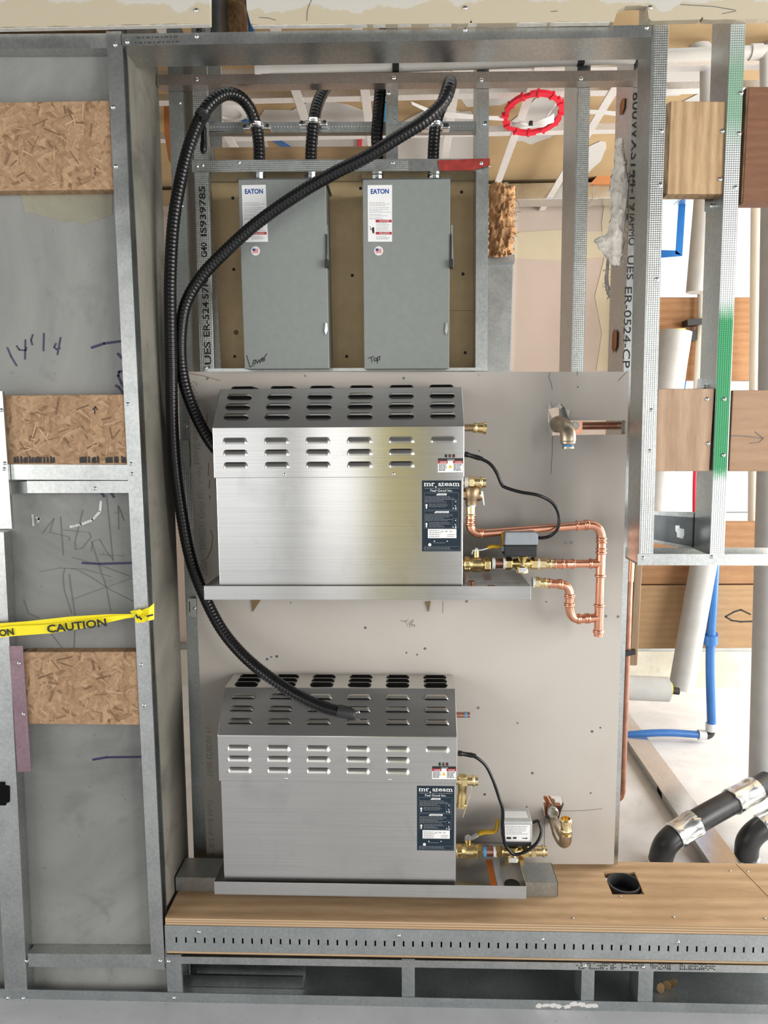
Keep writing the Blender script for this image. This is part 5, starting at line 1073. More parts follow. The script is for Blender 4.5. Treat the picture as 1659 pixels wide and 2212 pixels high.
# ================================================================== SWITCH BOXES AND CONDUITS
YPB = 0.33
pbk = plate('plywood_backer', [(455, 372), (1040, 370), (1040, 800), (478, 800)], [], YPB, YPB+0.018, 'ply_tan'); tag(pbk, 'tan plywood backing sheet behind the two switch boxes', 'plywood')
b = B()
for x, y in ((503, 428), (505, 582), (507, 770), (779, 407), (761, 595), (749, 770), (997, 415), (1000, 592), (1005, 762)): c = P(x, y, YPB); b.lathe(c, c+Vector((0, -0.0006, 0)), [(0, 0.0044), (1, 0.0044)], 10)
obj('bolt_hole', b, 'ink_black', pbk)['kind'] = 'stuff'; b = B(); c = P(510, 718, YPB); b.lathe(c, c+Vector((0, -0.0004, 0)), [(0, 0.007), (1, 0.007)], 10); b.strokes([[(972, 671), (1030, 671)]], YPB, 0.001, 0.0004); obj('knot', b, 'leaf_brown', pbk)['kind'] = 'stuff'
def switchbox(label, door, lab, eat, flag, write, wl_label, grip, latch, hubs):
    Y0 = 0.197; g = thing('switch_box', label, 'switch box', P((door[0][0]+door[1][0])/2, 796, 0.26), 'grey safety switch boxes')
    b = B(); ins = [(x+(2 if i in (0, 3) else -3), y+(1 if i < 2 else -1)) for i, (x, y) in enumerate(door)]; b.pprism(ins, Y0+0.008, YPB-0.0005); obj('enclosure', b, 'enclosure_grey', g)
    b = B(); b.pprism(door, Y0, Y0+0.012); dr = obj('door', b, 'enclosure_grey', g, bevel=0.0018)
    b = B(); b.pprism([(door[0][0]-2, door[0][1]-2.5), (door[1][0]+2, door[1][1]-2.5), (door[1][0]+2, door[1][1]+0.5), (door[0][0]-2, door[0][1]+0.5)], Y0+0.001, YPB-0.002); obj('rain_lip', b, 'dark_steel', g)
    y1 = Y0-0.0006; b = B(); b.pprism(lab, y1, Y0-0.0001); lb_ = obj('label', b, 'label_white', dr)
    ptext('lettering', 'EATON', *eat, y1, 'eaton_blue', lb_, bold=0.03)
    lx0, lx1 = lab[0][0], lab[1][0]; ly0, ly1 = lab[0][1], lab[2][1]; sl = (lab[3][0]-lab[0][0])/(ly1-ly0)
    L = lambda u, y: (lx0+(lx1-lx0)*u+sl*(y-ly0), y)
    b = B(); random.seed(5)
    for v in (0.31, 0.335, 0.36, 0.40, 0.43, 0.455, 0.48, 0.52, 0.545, 0.58, 0.60):
        p0, p1 = P(*L(0.06, ly0+(ly1-ly0)*v), y1), P(*L(0.94, ly0+(ly1-ly0)*v), y1); dashes(b, p0.x, p1.x, p0.z, 1, 0.003, y1, 0.0009, 1, 0, 0.45)
    for v in (0.67, 0.695, 0.72, 0.75, 0.775, 0.80, 0.905, 0.93, 0.95):
        p0, p1 = P(*L(0.34, ly0+(ly1-ly0)*v), y1), P(*L(0.94, ly0+(ly1-ly0)*v), y1); dashes(b, p0.x, p1.x, p0.z, 1, 0.003, y1, 0.0011, 1, 0, 0.3)
    s_ = obj('small_print', b, 'print_grey', lb_); s_['kind'] = 'stuff'
    for v, wd_ in ((0.635, 'DANGER'), (0.85, 'PELIGRO')):
        b = B(); yv = ly0+(ly1-ly0)*v; b.pprism([L(0.32, yv-2.8), L(0.97, yv-2.8), L(0.97, yv+2.8), L(0.32, yv+2.8)], y1-0.0004, y1); rb = obj('red_band', b, 'danger_red', lb_); a_, c_ = L(0.47, yv-1.6), L(0.88, yv+1.6); ptext('lettering', wd_, a_[0], a_[1], c_[0], c_[1], y1-0.0004, 'label_white', lb_)
    b = B(); b.strokes([[L(0.07, ly0+(ly1-ly0)*0.73), L(0.12, ly0+(ly1-ly0)*0.76), L(0.10, ly0+(ly1-ly0)*0.79), L(0.18, ly0+(ly1-ly0)*0.78)]], y1, 0.001, 0.0004); hp = [L(0.16, ly0+(ly1-ly0)*0.77), L(0.20, ly0+(ly1-ly0)*0.74), L(0.25, ly0+(ly1-ly0)*0.75), L(0.26, ly0+(ly1-ly0)*0.82), L(0.24, ly0+(ly1-ly0)*0.86), L(0.18, ly0+(ly1-ly0)*0.84)]; b.pprism(hp, y1-0.0004, y1); obj('hazard_symbol', b, 'ink_black', lb_, label='black hand hazard symbol')
    b = B(); c = P(flag[0], flag[1], Y0); b.lathe(c, c+Vector((0, -0.0006, 0)), [(0, 0.0112), (1, 0.0112)], 24); fl = obj('round_sticker', b, 'label_white', dr); yf = Y0-0.0006
    b = B(); 
    for k in range(7): b.box(c.x-0.0075, c.x+0.0075, yf-0.0004, yf, c.z-0.0055+k*0.0016, c.z-0.0055+k*0.0016+0.0009)
    obj('flag_stripe', b, 'flag_red', fl); b = B(); b.box(c.x-0.0075, c.x-0.0005, yf-0.0006, yf, c.z, c.z+0.0057); obj('flag_canton', b, 'flag_blue', fl)
    text('lettering', 'MADE IN', (c.x, yf, c.z+0.0080), 0.010, 0.0016, 'print_grey', fl); text('lettering', 'U.S.A.', (c.x, yf, c.z-0.0078), 0.008, 0.0016, 'print_grey', fl)
    b = B(); b.strokes(write, Y0-0.0001, 0.0019, 0.0004); obj('marker_writing', b, 'ink_black', dr, label=wl_label)
    gx, gy0, gy1 = grip; b = B(); b.pprism([(gx, gy0-18), (gx+4, gy0-20), (gx+6, gy1), (gx+2, gy1)], Y0+0.006, Y0+0.02); hd = obj('handle', b, 'galv_dull', g); b = B(); b.pprism([(gx-3, gy1-17), (gx+5, gy1-18), (gx+5, gy1), (gx-3, gy1)], Y0-0.012, Y0+0.012); b.pprism([(gx-1, gy0), (gx+2, gy0), (gx+2, gy1-15), (gx-1, gy1-15)], Y0-0.004, Y0+0.012); obj('grip', b, 'black_plastic', hd, bevel=0.001)
    b = B(); b.pprism([(latch[0], latch[1]-14), (latch[0]+4, latch[1]-13), (latch[0]+5, latch[1]+2), (latch[0]+1, latch[1]+13), (latch[0]-2, latch[1]+4)], Y0-0.004, Y0); obj('latch', b, 'chrome', dr)
    for hx in hubs: a = P(hx, 386, 0.282); b = B(); b.lathe((a.x, 0.282, a.z-0.006), (a.x, 0.282, a.z+0.016), [(0, 0.017), (0.5, 0.017), (0.55, 0.0185), (0.95, 0.0185), (1, 0.0165)], 12); obj('conduit_hub', b, 'chrome', g, smooth=0.5)
    return g
switchbox('grey safety switch box marked Lower, behind the sloping conduit', [(514, 388), (703, 386), (711.5, 796), (528, 797)], [(522, 400), (574, 399), (579, 522), (526, 523)], (529, 408, 568, 419), (552, 542),
    [[(533, 768), (540, 793), (548, 789)], [(548, 778), (546, 786), (551, 786), (552, 778), (548, 778)], [(553, 777), (556, 785), (559, 777), (562, 784), (564, 775)], [(565, 778), (570, 776), (568, 772), (565, 776), (567, 781), (571, 779)], [(571, 780), (572, 770), (577, 764)]], 'black handwritten word Lower', (704, 505, 577), (703, 711), (560, 672))
switchbox('grey safety switch box marked Top, nearest the plain stud', [(783, 388), (973, 386), (970, 796), (787, 797)], [(794, 400), (847, 399.5), (847, 522), (795, 522)], (801, 408, 840, 419), (818, 542),
    [[(795, 774), (808, 770)], [(802, 772), (804, 782)], [(808, 775), (813, 773), (814, 779), (809, 780), (808, 775)], [(815, 785), (816, 771)], [(816, 772), (821, 770), (820, 777), (816, 778)]], 'black handwritten word Top', (974, 505, 577), (963, 711), (815, 938))
# strut bar and conduit clamps
sb = B(); sb.pprism([(440, 264), (1042, 262), (1042, 283), (446, 286)], 0.302, 0.304); sb.pprism([(446, 284), (1042, 281), (1042, 284), (446, 287)], 0.302, 0.325)
sbo = tag(obj('perforated_bar', sb, 'galv_dull'), 'perforated metal bar carrying the conduit clamps', 'metal bar')
b = B()
for k in range(84):
    x = 456+k*6.9
    if x < 1030: c = P(x, 274.5-(x-456)*0.004, 0.302); b.lathe(c, c+Vector((0, -0.0004, 0)), [(0, 0.0014), (1, 0.0014)], 6)
s_ = obj('perforation', b, 'label_white', sbo); s_['kind'] = 'stuff'
CY = 0.282; R0 = 0.0152
def conduit(label, pts, r=R0, cut=None):
    t = thing('flexible_conduit', label, 'conduit', P(*pts[0])); path = resample(spline([P(*p) for p in pts], 14), 0.0022); rs = [r*(1+0.032*math.sin(2*PI*i*0.0022/0.0095)) for i in range(len(path))]
    b = B(); b.tube(path, rs, 18); obj('sheath', b, 'black_rubber', t, smooth=2.0); return t, path
cA, pA = conduit('black ribbed conduit arching left and hanging down to the lower generator', [(560, 384, CY), (560, 330, CY), (558, 300, CY), (553, 270, 0.275), (540, 235, 0.26), (518, 210, 0.235), (487, 203, 0.205), (455, 224, 0.18), (430, 262, 0.165), (408, 318, 0.15), (388, 400, 0.14), (374, 490, 0.135), (368, 600, 0.13), (368, 700, 0.13), (370, 800, 0.135), (372, 900, 0.14), (378, 1000, 0.145), (391, 1100, 0.15), (410, 1200, 0.16), (436, 1275, 0.18), (476, 1355, 0.17), (525, 1415, 0.15), (585, 1465, 0.125), (645, 1503, 0.105), (705, 1530, 0.092), (765, 1544, 0.088)])
end = pA[-1]; d = (pA[-1]-pA[-4]).normalized(); b = B(); b.lathe(end-d*0.042, end+d*0.004, [(0, 0.0172), (0.9, 0.0172), (1, 0.015)], 14); obj('tape_wrap', b, 'black_plastic', cA, smooth=0.6); b = B(); b.tube(spline([end, end+d*0.012+Vector((0, -0.004, 0.014)), end+d*0.018+Vector((0, 0, 0.002)), end+d*0.026+Vector((0, -0.003, 0.007))], 6), 0.0012, 6); b.lathe(end, end+d*0.012, [(0, 0.008), (1, 0.005)], 8); obj('torn_strand', b, 'chrome', cA)
cB, pB = conduit('black ribbed conduit sweeping diagonally across the left switch box to the upper generator', [(936, 384, CY), (936, 340, CY), (938, 300, CY), (943, 262, 0.275), (955, 225, 0.255), (966, 195, 0.22), (972, 177, 0.185), (971, 190, 0.155), (957, 222, 0.145), (915, 262, 0.14), (860, 297, 0.14), (790, 340, 0.145), (720, 375, 0.15), (640, 422, 0.155), (560, 478, 0.16), (490, 540, 0.16), (435, 598, 0.16), (402, 655, 0.16), (391, 715, 0.16), (391, 780, 0.165), (400, 835, 0.165), (418, 885, 0.165), (440, 930, 0.16), (462, 964, 0.155), (490, 992, 0.15)])
end = pB[-1]; d = (pB[-1]-pB[-4]).normalized(); b = B(); b.lathe(end-d*0.004, end+d*0.012, [(0, 0.012), (1, 0.009)], 10); obj('connector', b, 'chrome', cB)
conduit('black conduit rising between the two arched conduits', [(672, 384, CY), (672, 330, CY), (675, 290, CY), (678, 262, CY), (686, 225, 0.30), (703, 190, 0.33), (730, 150, 0.38), (755, 110, 0.43)])
conduit('straight black conduit rising beside the narrow stud', [(815, 384, CY), (815, 330, CY), (814, 290, CY), (818, 240, 0.29), (822, 190, 0.30), (827, 130, 0.31), (832, 60, 0.32)])
def clamp(label, px, py, Yc, pxw=13):
    t = thing('conduit_clamp', label, 'clamp', P(px, py+8, Yc), 'zinc conduit clamps'); c = P(px, py, Yc)
    b = B(); b.lathe(c+Vector((0, 0, -0.007)), c+Vector((0, 0, 0.008)), [(0, R0*1.08), (0.1, R0*1.2), (0.35, R0*1.14), (0.5, R0*1.2), (0.65, R0*1.14), (0.9, R0*1.2), (1, R0*1.08)], 20); obj('band', b, 'chrome', t, smooth=0.6)
    for s in (-1, 1):
        b = B(); cx = c.x+s*R0*1.75; b.box(cx-R0*0.65, cx+R0*0.65, Yc-0.004, 0.3018, c.z-0.008, c.z+0.006); e = obj('ear', b, 'chrome', t, bevel=0.003)
        b = B(); b.lathe((cx+s*0.003, Yc-0.004, c.z-0.001), (cx+s*0.003, Yc-0.0075, c.z-0.001), [(0, 0.0048), (0.8, 0.0048), (1, 0.003)], 8); obj('bolt', b, 'black_plastic', e)
clamp('zinc clamp holding the leftmost conduit on the perforated bar', 554, 273, 0.276); clamp('zinc clamp holding the middle conduit on the perforated bar', 677, 265, CY); clamp('zinc clamp holding the conduit next to the red end plate', 941, 272, 0.277)
# tape strip on the arched conduit and the hanging black tail
b = B(); ti = min(range(len(pA)), key=lambda i: (pA[i]-P(437, 246, 0.17)).length); tp = pA[ti]; td = (pA[ti+2]-pA[ti-2]).normalized(); b.lathe(tp-td*0.004, tp+td*0.012, [(0, R0*1.07), (0.1, R0*1.12), (0.9, R0*1.12), (1, R0*1.07)], 18); ribbon(b, [(440, 240), (455, 250), (466, 262)], [(428, 247), (448, 263), (457, 270)], [0.145, 0.143, 0.15]); obj('tape_strip', b, 'black_plastic', cA)
b = B(); b.tube(spline([P(*p) for p in ((442, 262, 0.215), (440, 285, 0.215), (440, 310, 0.215), (439, 332, 0.215))], 6), [0.004]*4+[0.0075]*8+[0.0085]*5+[0.006, 0.004], 12); tag(obj('conduit_tail', b, 'black_rubber', smooth=1.0), 'short black cable tail dangling beside the arched conduit', 'cable')
# lumber piece behind the ribbed track
b = B(); b.pprism([(461, 318), (836, 315), (836, 345), (464, 350)], 0.352, 0.39); tag(obj('lumber_rail', b, 'lumber', bevel=0.002), 'brown lumber rail behind the conduits over the ribbed track', 'lumber')
# ================================================================== ROOM BEYOND: CEILING GRID AND SERVICES
ZG = 2.63
def tee_bar(name, label, p0, p1, w=0.026, h=0.032, m='grid_white', group='ceiling grid bars'):
    p0, p1 = Vector(p0), Vector(p1); d = (p1-p0).normalized(); s = Vector((-d.y, d.x, 0))
    b = B(); b.prism([p0+s*a+Vector((0, 0, z)) for a, z in ((-w/2, 0), (w/2, 0), (w/2, 0.0015), (0.001, 0.0015), (0.001, h), (-0.001, h), (-0.001, 0.0015), (-w/2, 0.0015))], p1-p0)
    return tag(obj(name, b, m), label, 'ceiling grid', group)
for k, (px, py, lab) in enumerate(((648, 225, 'white grid bar running back left of the middle conduit'), (792, 225, 'white grid bar running back beside the straight conduit'), (975, 245, 'white grid bar running back behind the clamp near the red plate'), (1110, 300, 'white grid bar running back below the red ring'), (1300, 240, 'white grid bar running back right of the red ring'), (500, 310, 'white grid bar running back below the recessed lamp'))):
    x = PZ(px, py, ZG).x; tee_bar('ceiling_grid_bar', lab, (x, 0.55, ZG), (x, YW-0.01, ZG), w=0.032)
for k, (py, lab) in enumerate(((204, 'white cross bar of the ceiling grid above the red ring'), (287, 'white cross bar of the ceiling grid level with the bottom of the red ring'), (155, 'white cross bar of the ceiling grid nearest the head track'))):
    y = PZ(1200, py, ZG+0.002).y; tee_bar('ceiling_cross_bar', lab, (-1.6, y, ZG+0.002), (2.4, y, ZG+0.002), w=0.04)
# galvanized duct under the ceiling
yd = 1.02; zd = PZ(900, 226, 2.58)
b = B(); b.box(-1.5, 2.2, 2.13, 2.25, 2.62, 2.70)
for x in (-0.9, -0.45, 0.0, 0.5, 0.95, 1.4): b.box(x-0.012, x+0.012, 2.125, 2.255, 2.615, 2.705)
tag(obj('air_duct', b, 'galv_bright', bevel=0.002), 'grey sheet metal duct crossing under the ceiling of the room beyond', 'duct')
# recessed lamp
c = PZ(495, 246, CEIL-0.01); t = thing('recessed_lamp', 'white round recessed lamp in the ceiling beyond the arched conduit', 'lamp', c)
b = B(); b.lathe((c.x, c.y, CEIL-0.0005), (c.x, c.y, CEIL-0.012), [(0, 0.075), (0.6, 0.075), (1, 0.066), (1, 0.05), (0.4, 0.046)], 28); obj('trim', b, 'label_white', t, smooth=0.6)
b = B(); b.box(c.x-0.1, c.x+0.1, c.y-0.13, c.y+0.13, CEIL-0.0022, CEIL-0.0006); obj('plate', b, 'wall_plain', t)
# red mounting ring with its wires
rc = P(1152, 249, 1.05); ring = thing('mounting_ring', 'bright red plastic mounting ring hanging under the ceiling grid', 'mounting ring', rc)
sx_ = mpp(1.05, 249); RX = 60*sx_; tilt = math.asin(0.60)-0.38
ux, uy = Vector((1, 0, 0.02)), Vector((0, math.cos(tilt+0.0), -math.sin(tilt)))
b = B(); n = 48; ro, ri, hh = RX*1.10, RX*0.90, 0.012; nn = ux.cross(uy)
for k in range(n):
    a0, a1 = 2*PI*k/n, 2*PI*(k+1)/n; notch = 0.94 if (k % 8) in (0, 1) else 1.0
    q0, q1 = ux*math.cos(a0)+uy*math.sin(a0), ux*math.cos(a1)+uy*math.sin(a1)
    b.prism([rc+q0*ri, rc+q0*ro*notch, rc+q1*ro*notch, rc+q1*ri], nn*hh)
obj('rim', b, 'red_plastic', ring); b = B()
for k in range(12):
    a0 = 2*PI*k/12; q0 = ux*math.cos(a0)+uy*math.sin(a0); s0 = (uy*math.cos(a0)-ux*math.sin(a0)); b.prism([rc+q0*ri*0.97-s0*0.004-nn*0.003, rc+q0*ro*1.02-s0*0.004-nn*0.003, rc+q0*ro*1.02+s0*0.004-nn*0.003, rc+q0*ri*0.97+s0*0.004-nn*0.003], nn*(hh+0.006))
obj('rib', b, 'red_plastic', ring)['kind'] = 'stuff'
b = B()
for k in range(9):
    rr = random.Random(k); b.tube(spline([P(1103+rr.uniform(-2, 4), 264+rr.uniform(-3, 8), 1.04), P(1125, 262+k*1.8, 1.02+rr.uniform(-.01, .02)), P(1148, 266+k*1.0, 1.03), P(1172, 258+k*2, 1.03), P(1188, 252+k*1.5, 1.04), P(1196, 246+k*2.2, 1.05), P(1180, 262+k*0.8, 1.05)], 5), 0.0016, 5)
b.tube(spline([P(1180, 255, 1.04), P(1190, 240, 1.05), P(1200, 225, 1.06)], 5), 0.0022, 6); wr = obj('wire_bundle', b, 'cable_white', ring); wr['kind'] = 'stuff'
b = B(); b.lathe(P(1147, 262, 1.025), P(1147, 271, 1.025), [(0, 0.007), (1, 0.007)], 8); obj('tie', b, 'black_plastic', ring)
def ppipe(name, label, cat, m, pts, rpx, seg=18, n=8, parent=None, mi=None, smooth=1.0, rs=None):
    path = spline([P(*p) for p in pts], n) if len(pts) > 2 else [P(*p) for p in pts]; k = len(path)
    r = [rpx*mpp(p.y, 1000)*(1.0) for p in path] if not rs else rs
    b = B(); b.tube(path, r, seg); o = obj(name, b, m, parent, smooth=smooth)
    if parent is None: tag(o, label, cat)
    return o
# flat white cable to the ring
b = B(); ribbon(b, [(888, 219), (940, 240), (990, 244), (1040, 250), (1088, 251)], [(890, 226), (942, 252), (990, 256), (1040, 258), (1088, 261)], [0.95, 1.0, 1.02, 1.04, 1.06]); tag(obj('flat_cable', b, 'cable_white'), 'flat white cable feeding the red ring', 'cable'); b = B(); ribbon(b, [(1222, 240), (1260, 236), (1300, 238), (1345, 242)], [(1222, 248), (1260, 246), (1300, 247), (1345, 252)], [1.05, 1.05, 1.05, 1.05])
tag(obj('flat_cable', b, 'cable_white'), 'flat white cable leaving the red ring towards the right', 'cable')
# white plastic pipe under the head track
yp_ = 0.229; pv_ = thing('pvc_pipe', 'long white plastic pipe running behind the head track', 'pipe', P(1000, 150, yp_)); rp_ = 13*mpp(yp_, 140)
b = B(); b.tube([P(560, 153, yp_), P(1760, 108, yp_)], rp_, 18); obj('tube', b, 'pvc_white', pv_, smooth=1.0)
for x, y in ((570, 152.5), (1632, 113)): b = B(); a = P(x-12, y, yp_); c = P(x+12, y-0.7, yp_); b.tube([a, c], rp_*1.22, 18); obj('coupling', b, 'pvc_white', pv_, smooth=1.0)
b = B(); b.tube([P(566, 152.6, yp_), P(553, 153, yp_)], rp_*1.3, 16); obj('branch', b, 'pvc_white', pv_, smooth=1.0); b = B(); b.tube([P(1655, 114, yp_), P(1656, 200, yp_)], rp_, 16); obj('branch', b, 'pvc_white', pv_, smooth=1.0)
for x, y in ((855, 142), (1254, 127), (1380, 122)): b = B(); a = P(x-7, y, yp_); c = P(x+7, y, yp_); b.tube([a, c], rp_*1.1, 16); b.box(P(x-6, y, yp_).x, P(x+6, y, yp_).x, yp_-rp_*1.1, yp_-rp_*1.1+0.004, P(x, y+17, yp_).z, P(x, y, yp_).z); obj('hanger_strap', b, 'black_plastic', pv_)
# bits above the head track
b = B(); b.pprism([(453, -40), (473, -40), (476, 80), (455, 80)], 0.03, 0.1); tag(obj('metal_stud', b, 'dark_steel'), 'dark stud in the gap between the two drywall strips', 'metal stud')
tuft('insulation_batt', [(470, -40), (472, 0), (474, 40), (476, 80), (536, 80), (536, 40), (533, 0), (530, -40)], 0.12, 0.02, 'insulation_brown', None, 8, 0.012, 'brown insulation batt showing in the gap between the drywall strips', 'insulation')
ppipe('blue_pipe', 'blue plastic pipe in the gap between the drywall strips', 'pipe', 'pex_blue', [(528, -40, 0.08), (540, 30, 0.08), (545, 90, 0.08)], 6, n=5)
b = B(); zt_ = P(100, 58, 0.02).z; b.box(P(-150, 60, 0.01).x, P(226, 60, 0.01).x, 0.006, 0.034, zt_-0.012, zt_+0.2); tag(obj('insulation_batt', b, 'insulation_brown'), 'dark brown insulation above the left bay top track', 'insulation')
b = B(); b.pprism([(434, -120), (459, -120), (506, 1880), (480, 1880)], 0.44, 0.50); tag(obj('metal_post', b, 'galv_bright'), 'bright white metal post behind the arched conduit', 'metal post')
b = B(); b.prism([PZ(x, y, CEIL-0.012) for x, y in ((520, 262), (532, 262), (700, 365), (680, 365))], (0, 0, 0.0115)); tag(obj('blue_strap', b, 'pex_blue'), 'blue strap slanting behind the leftmost conduit', 'strap')
b = B(); b.prism([PZ(x, y, CEIL-0.012) for x, y in ((777, 268), (785, 268), (780, 330), (771, 330))], (0, 0, 0.0115)); tag(obj('red_strap', b, 'red_plastic'), 'small red strap below the perforated bar', 'strap')
b = B(); b.prism([PZ(x, y, CEIL-0.012) for x, y in ((816, 225), (836, 225), (842, 325), (818, 325))], (0, 0, 0.0115)); tag(obj('blue_strap', b, 'cyan_tape'), 'bright blue tarp edge beside the straight conduit', 'strap')
b = B(); b.prism([P(1275, 397, YW-0.25), P(1335, 330, YW-0.25), P(1345, 330, YW-0.25), P(1345, 397, YW-0.25)], (0, 0.02, 0)); tag(obj('orange_panel', b, 'orange_board'), 'orange board in the upper corner behind the fluffy stud', 'board')
tuft('insulation_batt', [(1056, 402), (1056, 450), (1056, 500), (1056, 552), (1108, 550), (1112, 500), (1112, 450), (1114, 402)], 1.6, 0.05, 'insulation_brown', None, 12, 0.03, 'brown fibrous insulation batt right of the switch boxes', 'insulation')
b = B(); b.pprism([(1054, 565), (1108, 565), (1075, 1700), (1040, 1700)], 1.7, 1.74); b.pprism([(1052, 552), (1112, 550), (1112, 566), (1052, 568)], 1.66, 1.75); tag(obj('steel_door', b, 'galv_dull'), 'dull grey metal panel below the brown insulation', 'door')
b = B(); b.pprism([(352, 165), (366, 165), (372, 360), (364, 345), (355, 290)], 1.2, 1.22); tag(obj('orange_panel', b, 'orange_board'), 'orange board glimpsed between the concrete and the plain stud', 'board')

# ================================================================== ROOM BEYOND: RIGHT-HAND BAY
def far_block(name, pts, Y0, Y1, m, label, cat='wood board'): 
    b = B(); b.pprism(pts, Y0, Y1); return tag(obj(name, b, m, bevel=0.003), label, cat)
YBm = 2.22
far_block('wood_beam', [(1380, 134), (1800, 128), (1800, 226), (1380, 226)], YBm, YBm+0.09, 'wood_beam', 'brown wood beam across the top of the window beyond')
far_block('wood_beam', [(1370, 642), (1800, 642), (1800, 822), (1370, 820)], YBm, YBm+0.09, 'wood_beam', 'brown wood beam across the middle of the window beyond')
far_block('wood_board', [(1356, 1128), (1800, 1128), (1800, 1260), (1352, 1262)], 1.62, 1.67, 'wood_beam', 'darker upper board below the window beyond')
fb = far_block('wood_board', [(1352, 1265), (1800, 1263), (1800, 1399), (1346, 1402)], 1.62, 1.67, 'wood_board', 'paler lower board with a black looped mark below the window beyond')
b = B(); b.strokes([[(1621, 1327), (1600, 1317), (1585, 1322), (1567, 1332), (1580, 1340), (1600, 1343), (1625, 1342)]], 1.62, 0.007, 0.001); obj('looped_mark', b, 'ink_black', fb)
# blue tape round the window opening
tp_ = thing('masking_tape', 'blue masking tape lines stuck round the window beyond', 'tape', P(1470, 800, YW-0.01))
for pts in ([(1467, 422), (1482, 422), (1474, 552), (1459, 548)], [(1425, 540), (1460, 541), (1474, 553), (1425, 557)], [(1400, 788), (1510, 788), (1510, 799), (1400, 799)], [(1575, 788), (1625, 788), (1625, 798), (1575, 798)], [(1478, 799), (1486, 799), (1480, 842), (1470, 842)]):
    b = B(); b.pprism(pts, YW-0.03, YW-0.028); obj('strip', b, 'tape_blue', tp_)
# wrapped pipes
t = thing('insulated_pipe', 'white wrapped pipe ending above the middle wood beam', 'pipe', P(1512, 632, 2.12)); ppipe('jacket', '', '', 'wrap_white', [(1526, 380, 2.12), (1504, 632, 2.12)], 20.5, parent=t)
b = B(); b.tube([P(1516, 625, 2.18), P(1514, 700, 2.18), P(1506, 850, 2.18)], 8.5*mpp(2.18), 14); obj('tube', b, 'wrap_cream', t, smooth=1.0)
b = B(); b.pprism([(1485, 690), (1498, 689), (1524, 687), (1524, 700), (1498, 702), (1486, 703)], 2.14, 2.216); obj('clamp', b, 'black_plastic', t)
t = thing('insulated_pipe', 'white wrapped pipe rising in front of the middle wood beam', 'pipe', P(1440, 1110, 2.125)); ppipe('jacket', '', '', 'wrap_white', [(1459, 716, 2.125), (1440, 850, 2.125), (1412, 1112, 2.125)], 33, parent=t, seg=24)
b = B(); b.tube([P(1459, 712, 2.125), P(1459, 720, 2.125)], 20*mpp(2.125), 16); obj('end', b, 'foam_yellow', t)
b = B(); c0 = P(1495, 725, 2.19); b.lathe(c0+Vector((0, -0.02, 0)), c0+Vector((0, 0.06, 0)), [(0, 0.03), (1, 0.03)], 14); tag(obj('pipe_stub', b, 'cast_iron'), 'black pipe stub behind the white wrapped pipe', 'pipe')
t = thing('insulated_pipe', 'cream pipe and grey jacket standing at the right picture edge', 'pipe', P(1634, 1200, 2.1)); ppipe('tube', '', '', 'wrap_cream', [(1640, 60, 2.1), (1634, 440, 2.1), (1626, 1190, 2.1)], 10.5, parent=t); b = B(); b.tube([P(1627, 1165, 2.1), P(1627, 1200, 2.1)], 13*mpp(2.1), 14); obj('coupling', b, 'wrap_cream', t, smooth=1.0)
b = B(); b.tube([P(1690, -20, 0.9), P(1672, 1000, 0.9), P(1652, 1690, 0.9)], 33*mpp(0.9), 24); ja = tag(obj('insulated_pipe', b, 'wrap_white', smooth=1.0), 'large white jacketed pipe dropping to the black drain at the right edge', 'pipe')
b = B(); b.tube([P(1652, 1688, 0.9), P(1650, 1700, 0.9)], 31*mpp(0.9), 24); obj('insulation', b, 'foam_yellow', ja, smooth=1.0)
b = B(); b.tube([P(1480, 40, 0.9), P(1500, 80, 0.9), P(1530, 120, 0.9), P(1530, 240, 0.9)], 16*mpp(0.9), 16); tag(obj('insulated_pipe', b, 'wrap_white', smooth=1.2), 'curved white wrapped pipe above the upper plywood block', 'pipe')
t = thing('insulated_pipe', 'slanting white wrapped pipe in front of the boards below the window', 'pipe', P(1470, 1490, 1.50)); ppipe('jacket', '', '', 'wrap_white', [(1523, 1200, 1.54), (1472, 1488, 1.50)], 27, parent=t, seg=24)
t = thing('insulated_pipe', 'short level white wrapped pipe low beside the gypsum board', 'pipe', P(1390, 1512, 0.8)); ppipe('jacket', '', '', 'wrap_white', [(1300, 1483, 0.8), (1442, 1489, 0.8)], 27, parent=t, seg=24); b = B(); pj = P(1302, 1483, 0.8); b.tube([pj, Vector((pj.x-0.01, 0.8, pj.z-0.08)), Vector((pj.x-0.01, 0.8, 0.0))], 20*mpp(0.8), 16); obj('drop', b, 'wrap_white', t, smooth=1.0); b = B(); b.tube([P(1440, 1489, 0.8), P(1448, 1490, 0.8)], 17*mpp(0.8), 16); obj('insulation', b, 'foam_yellow', t); b = B(); b.tube([P(1446, 1491, 0.8), P(1466, 1493, 0.8)], 8*mpp(0.8), 14); obj('tube', b, 'cast_iron', t, smooth=0.6)
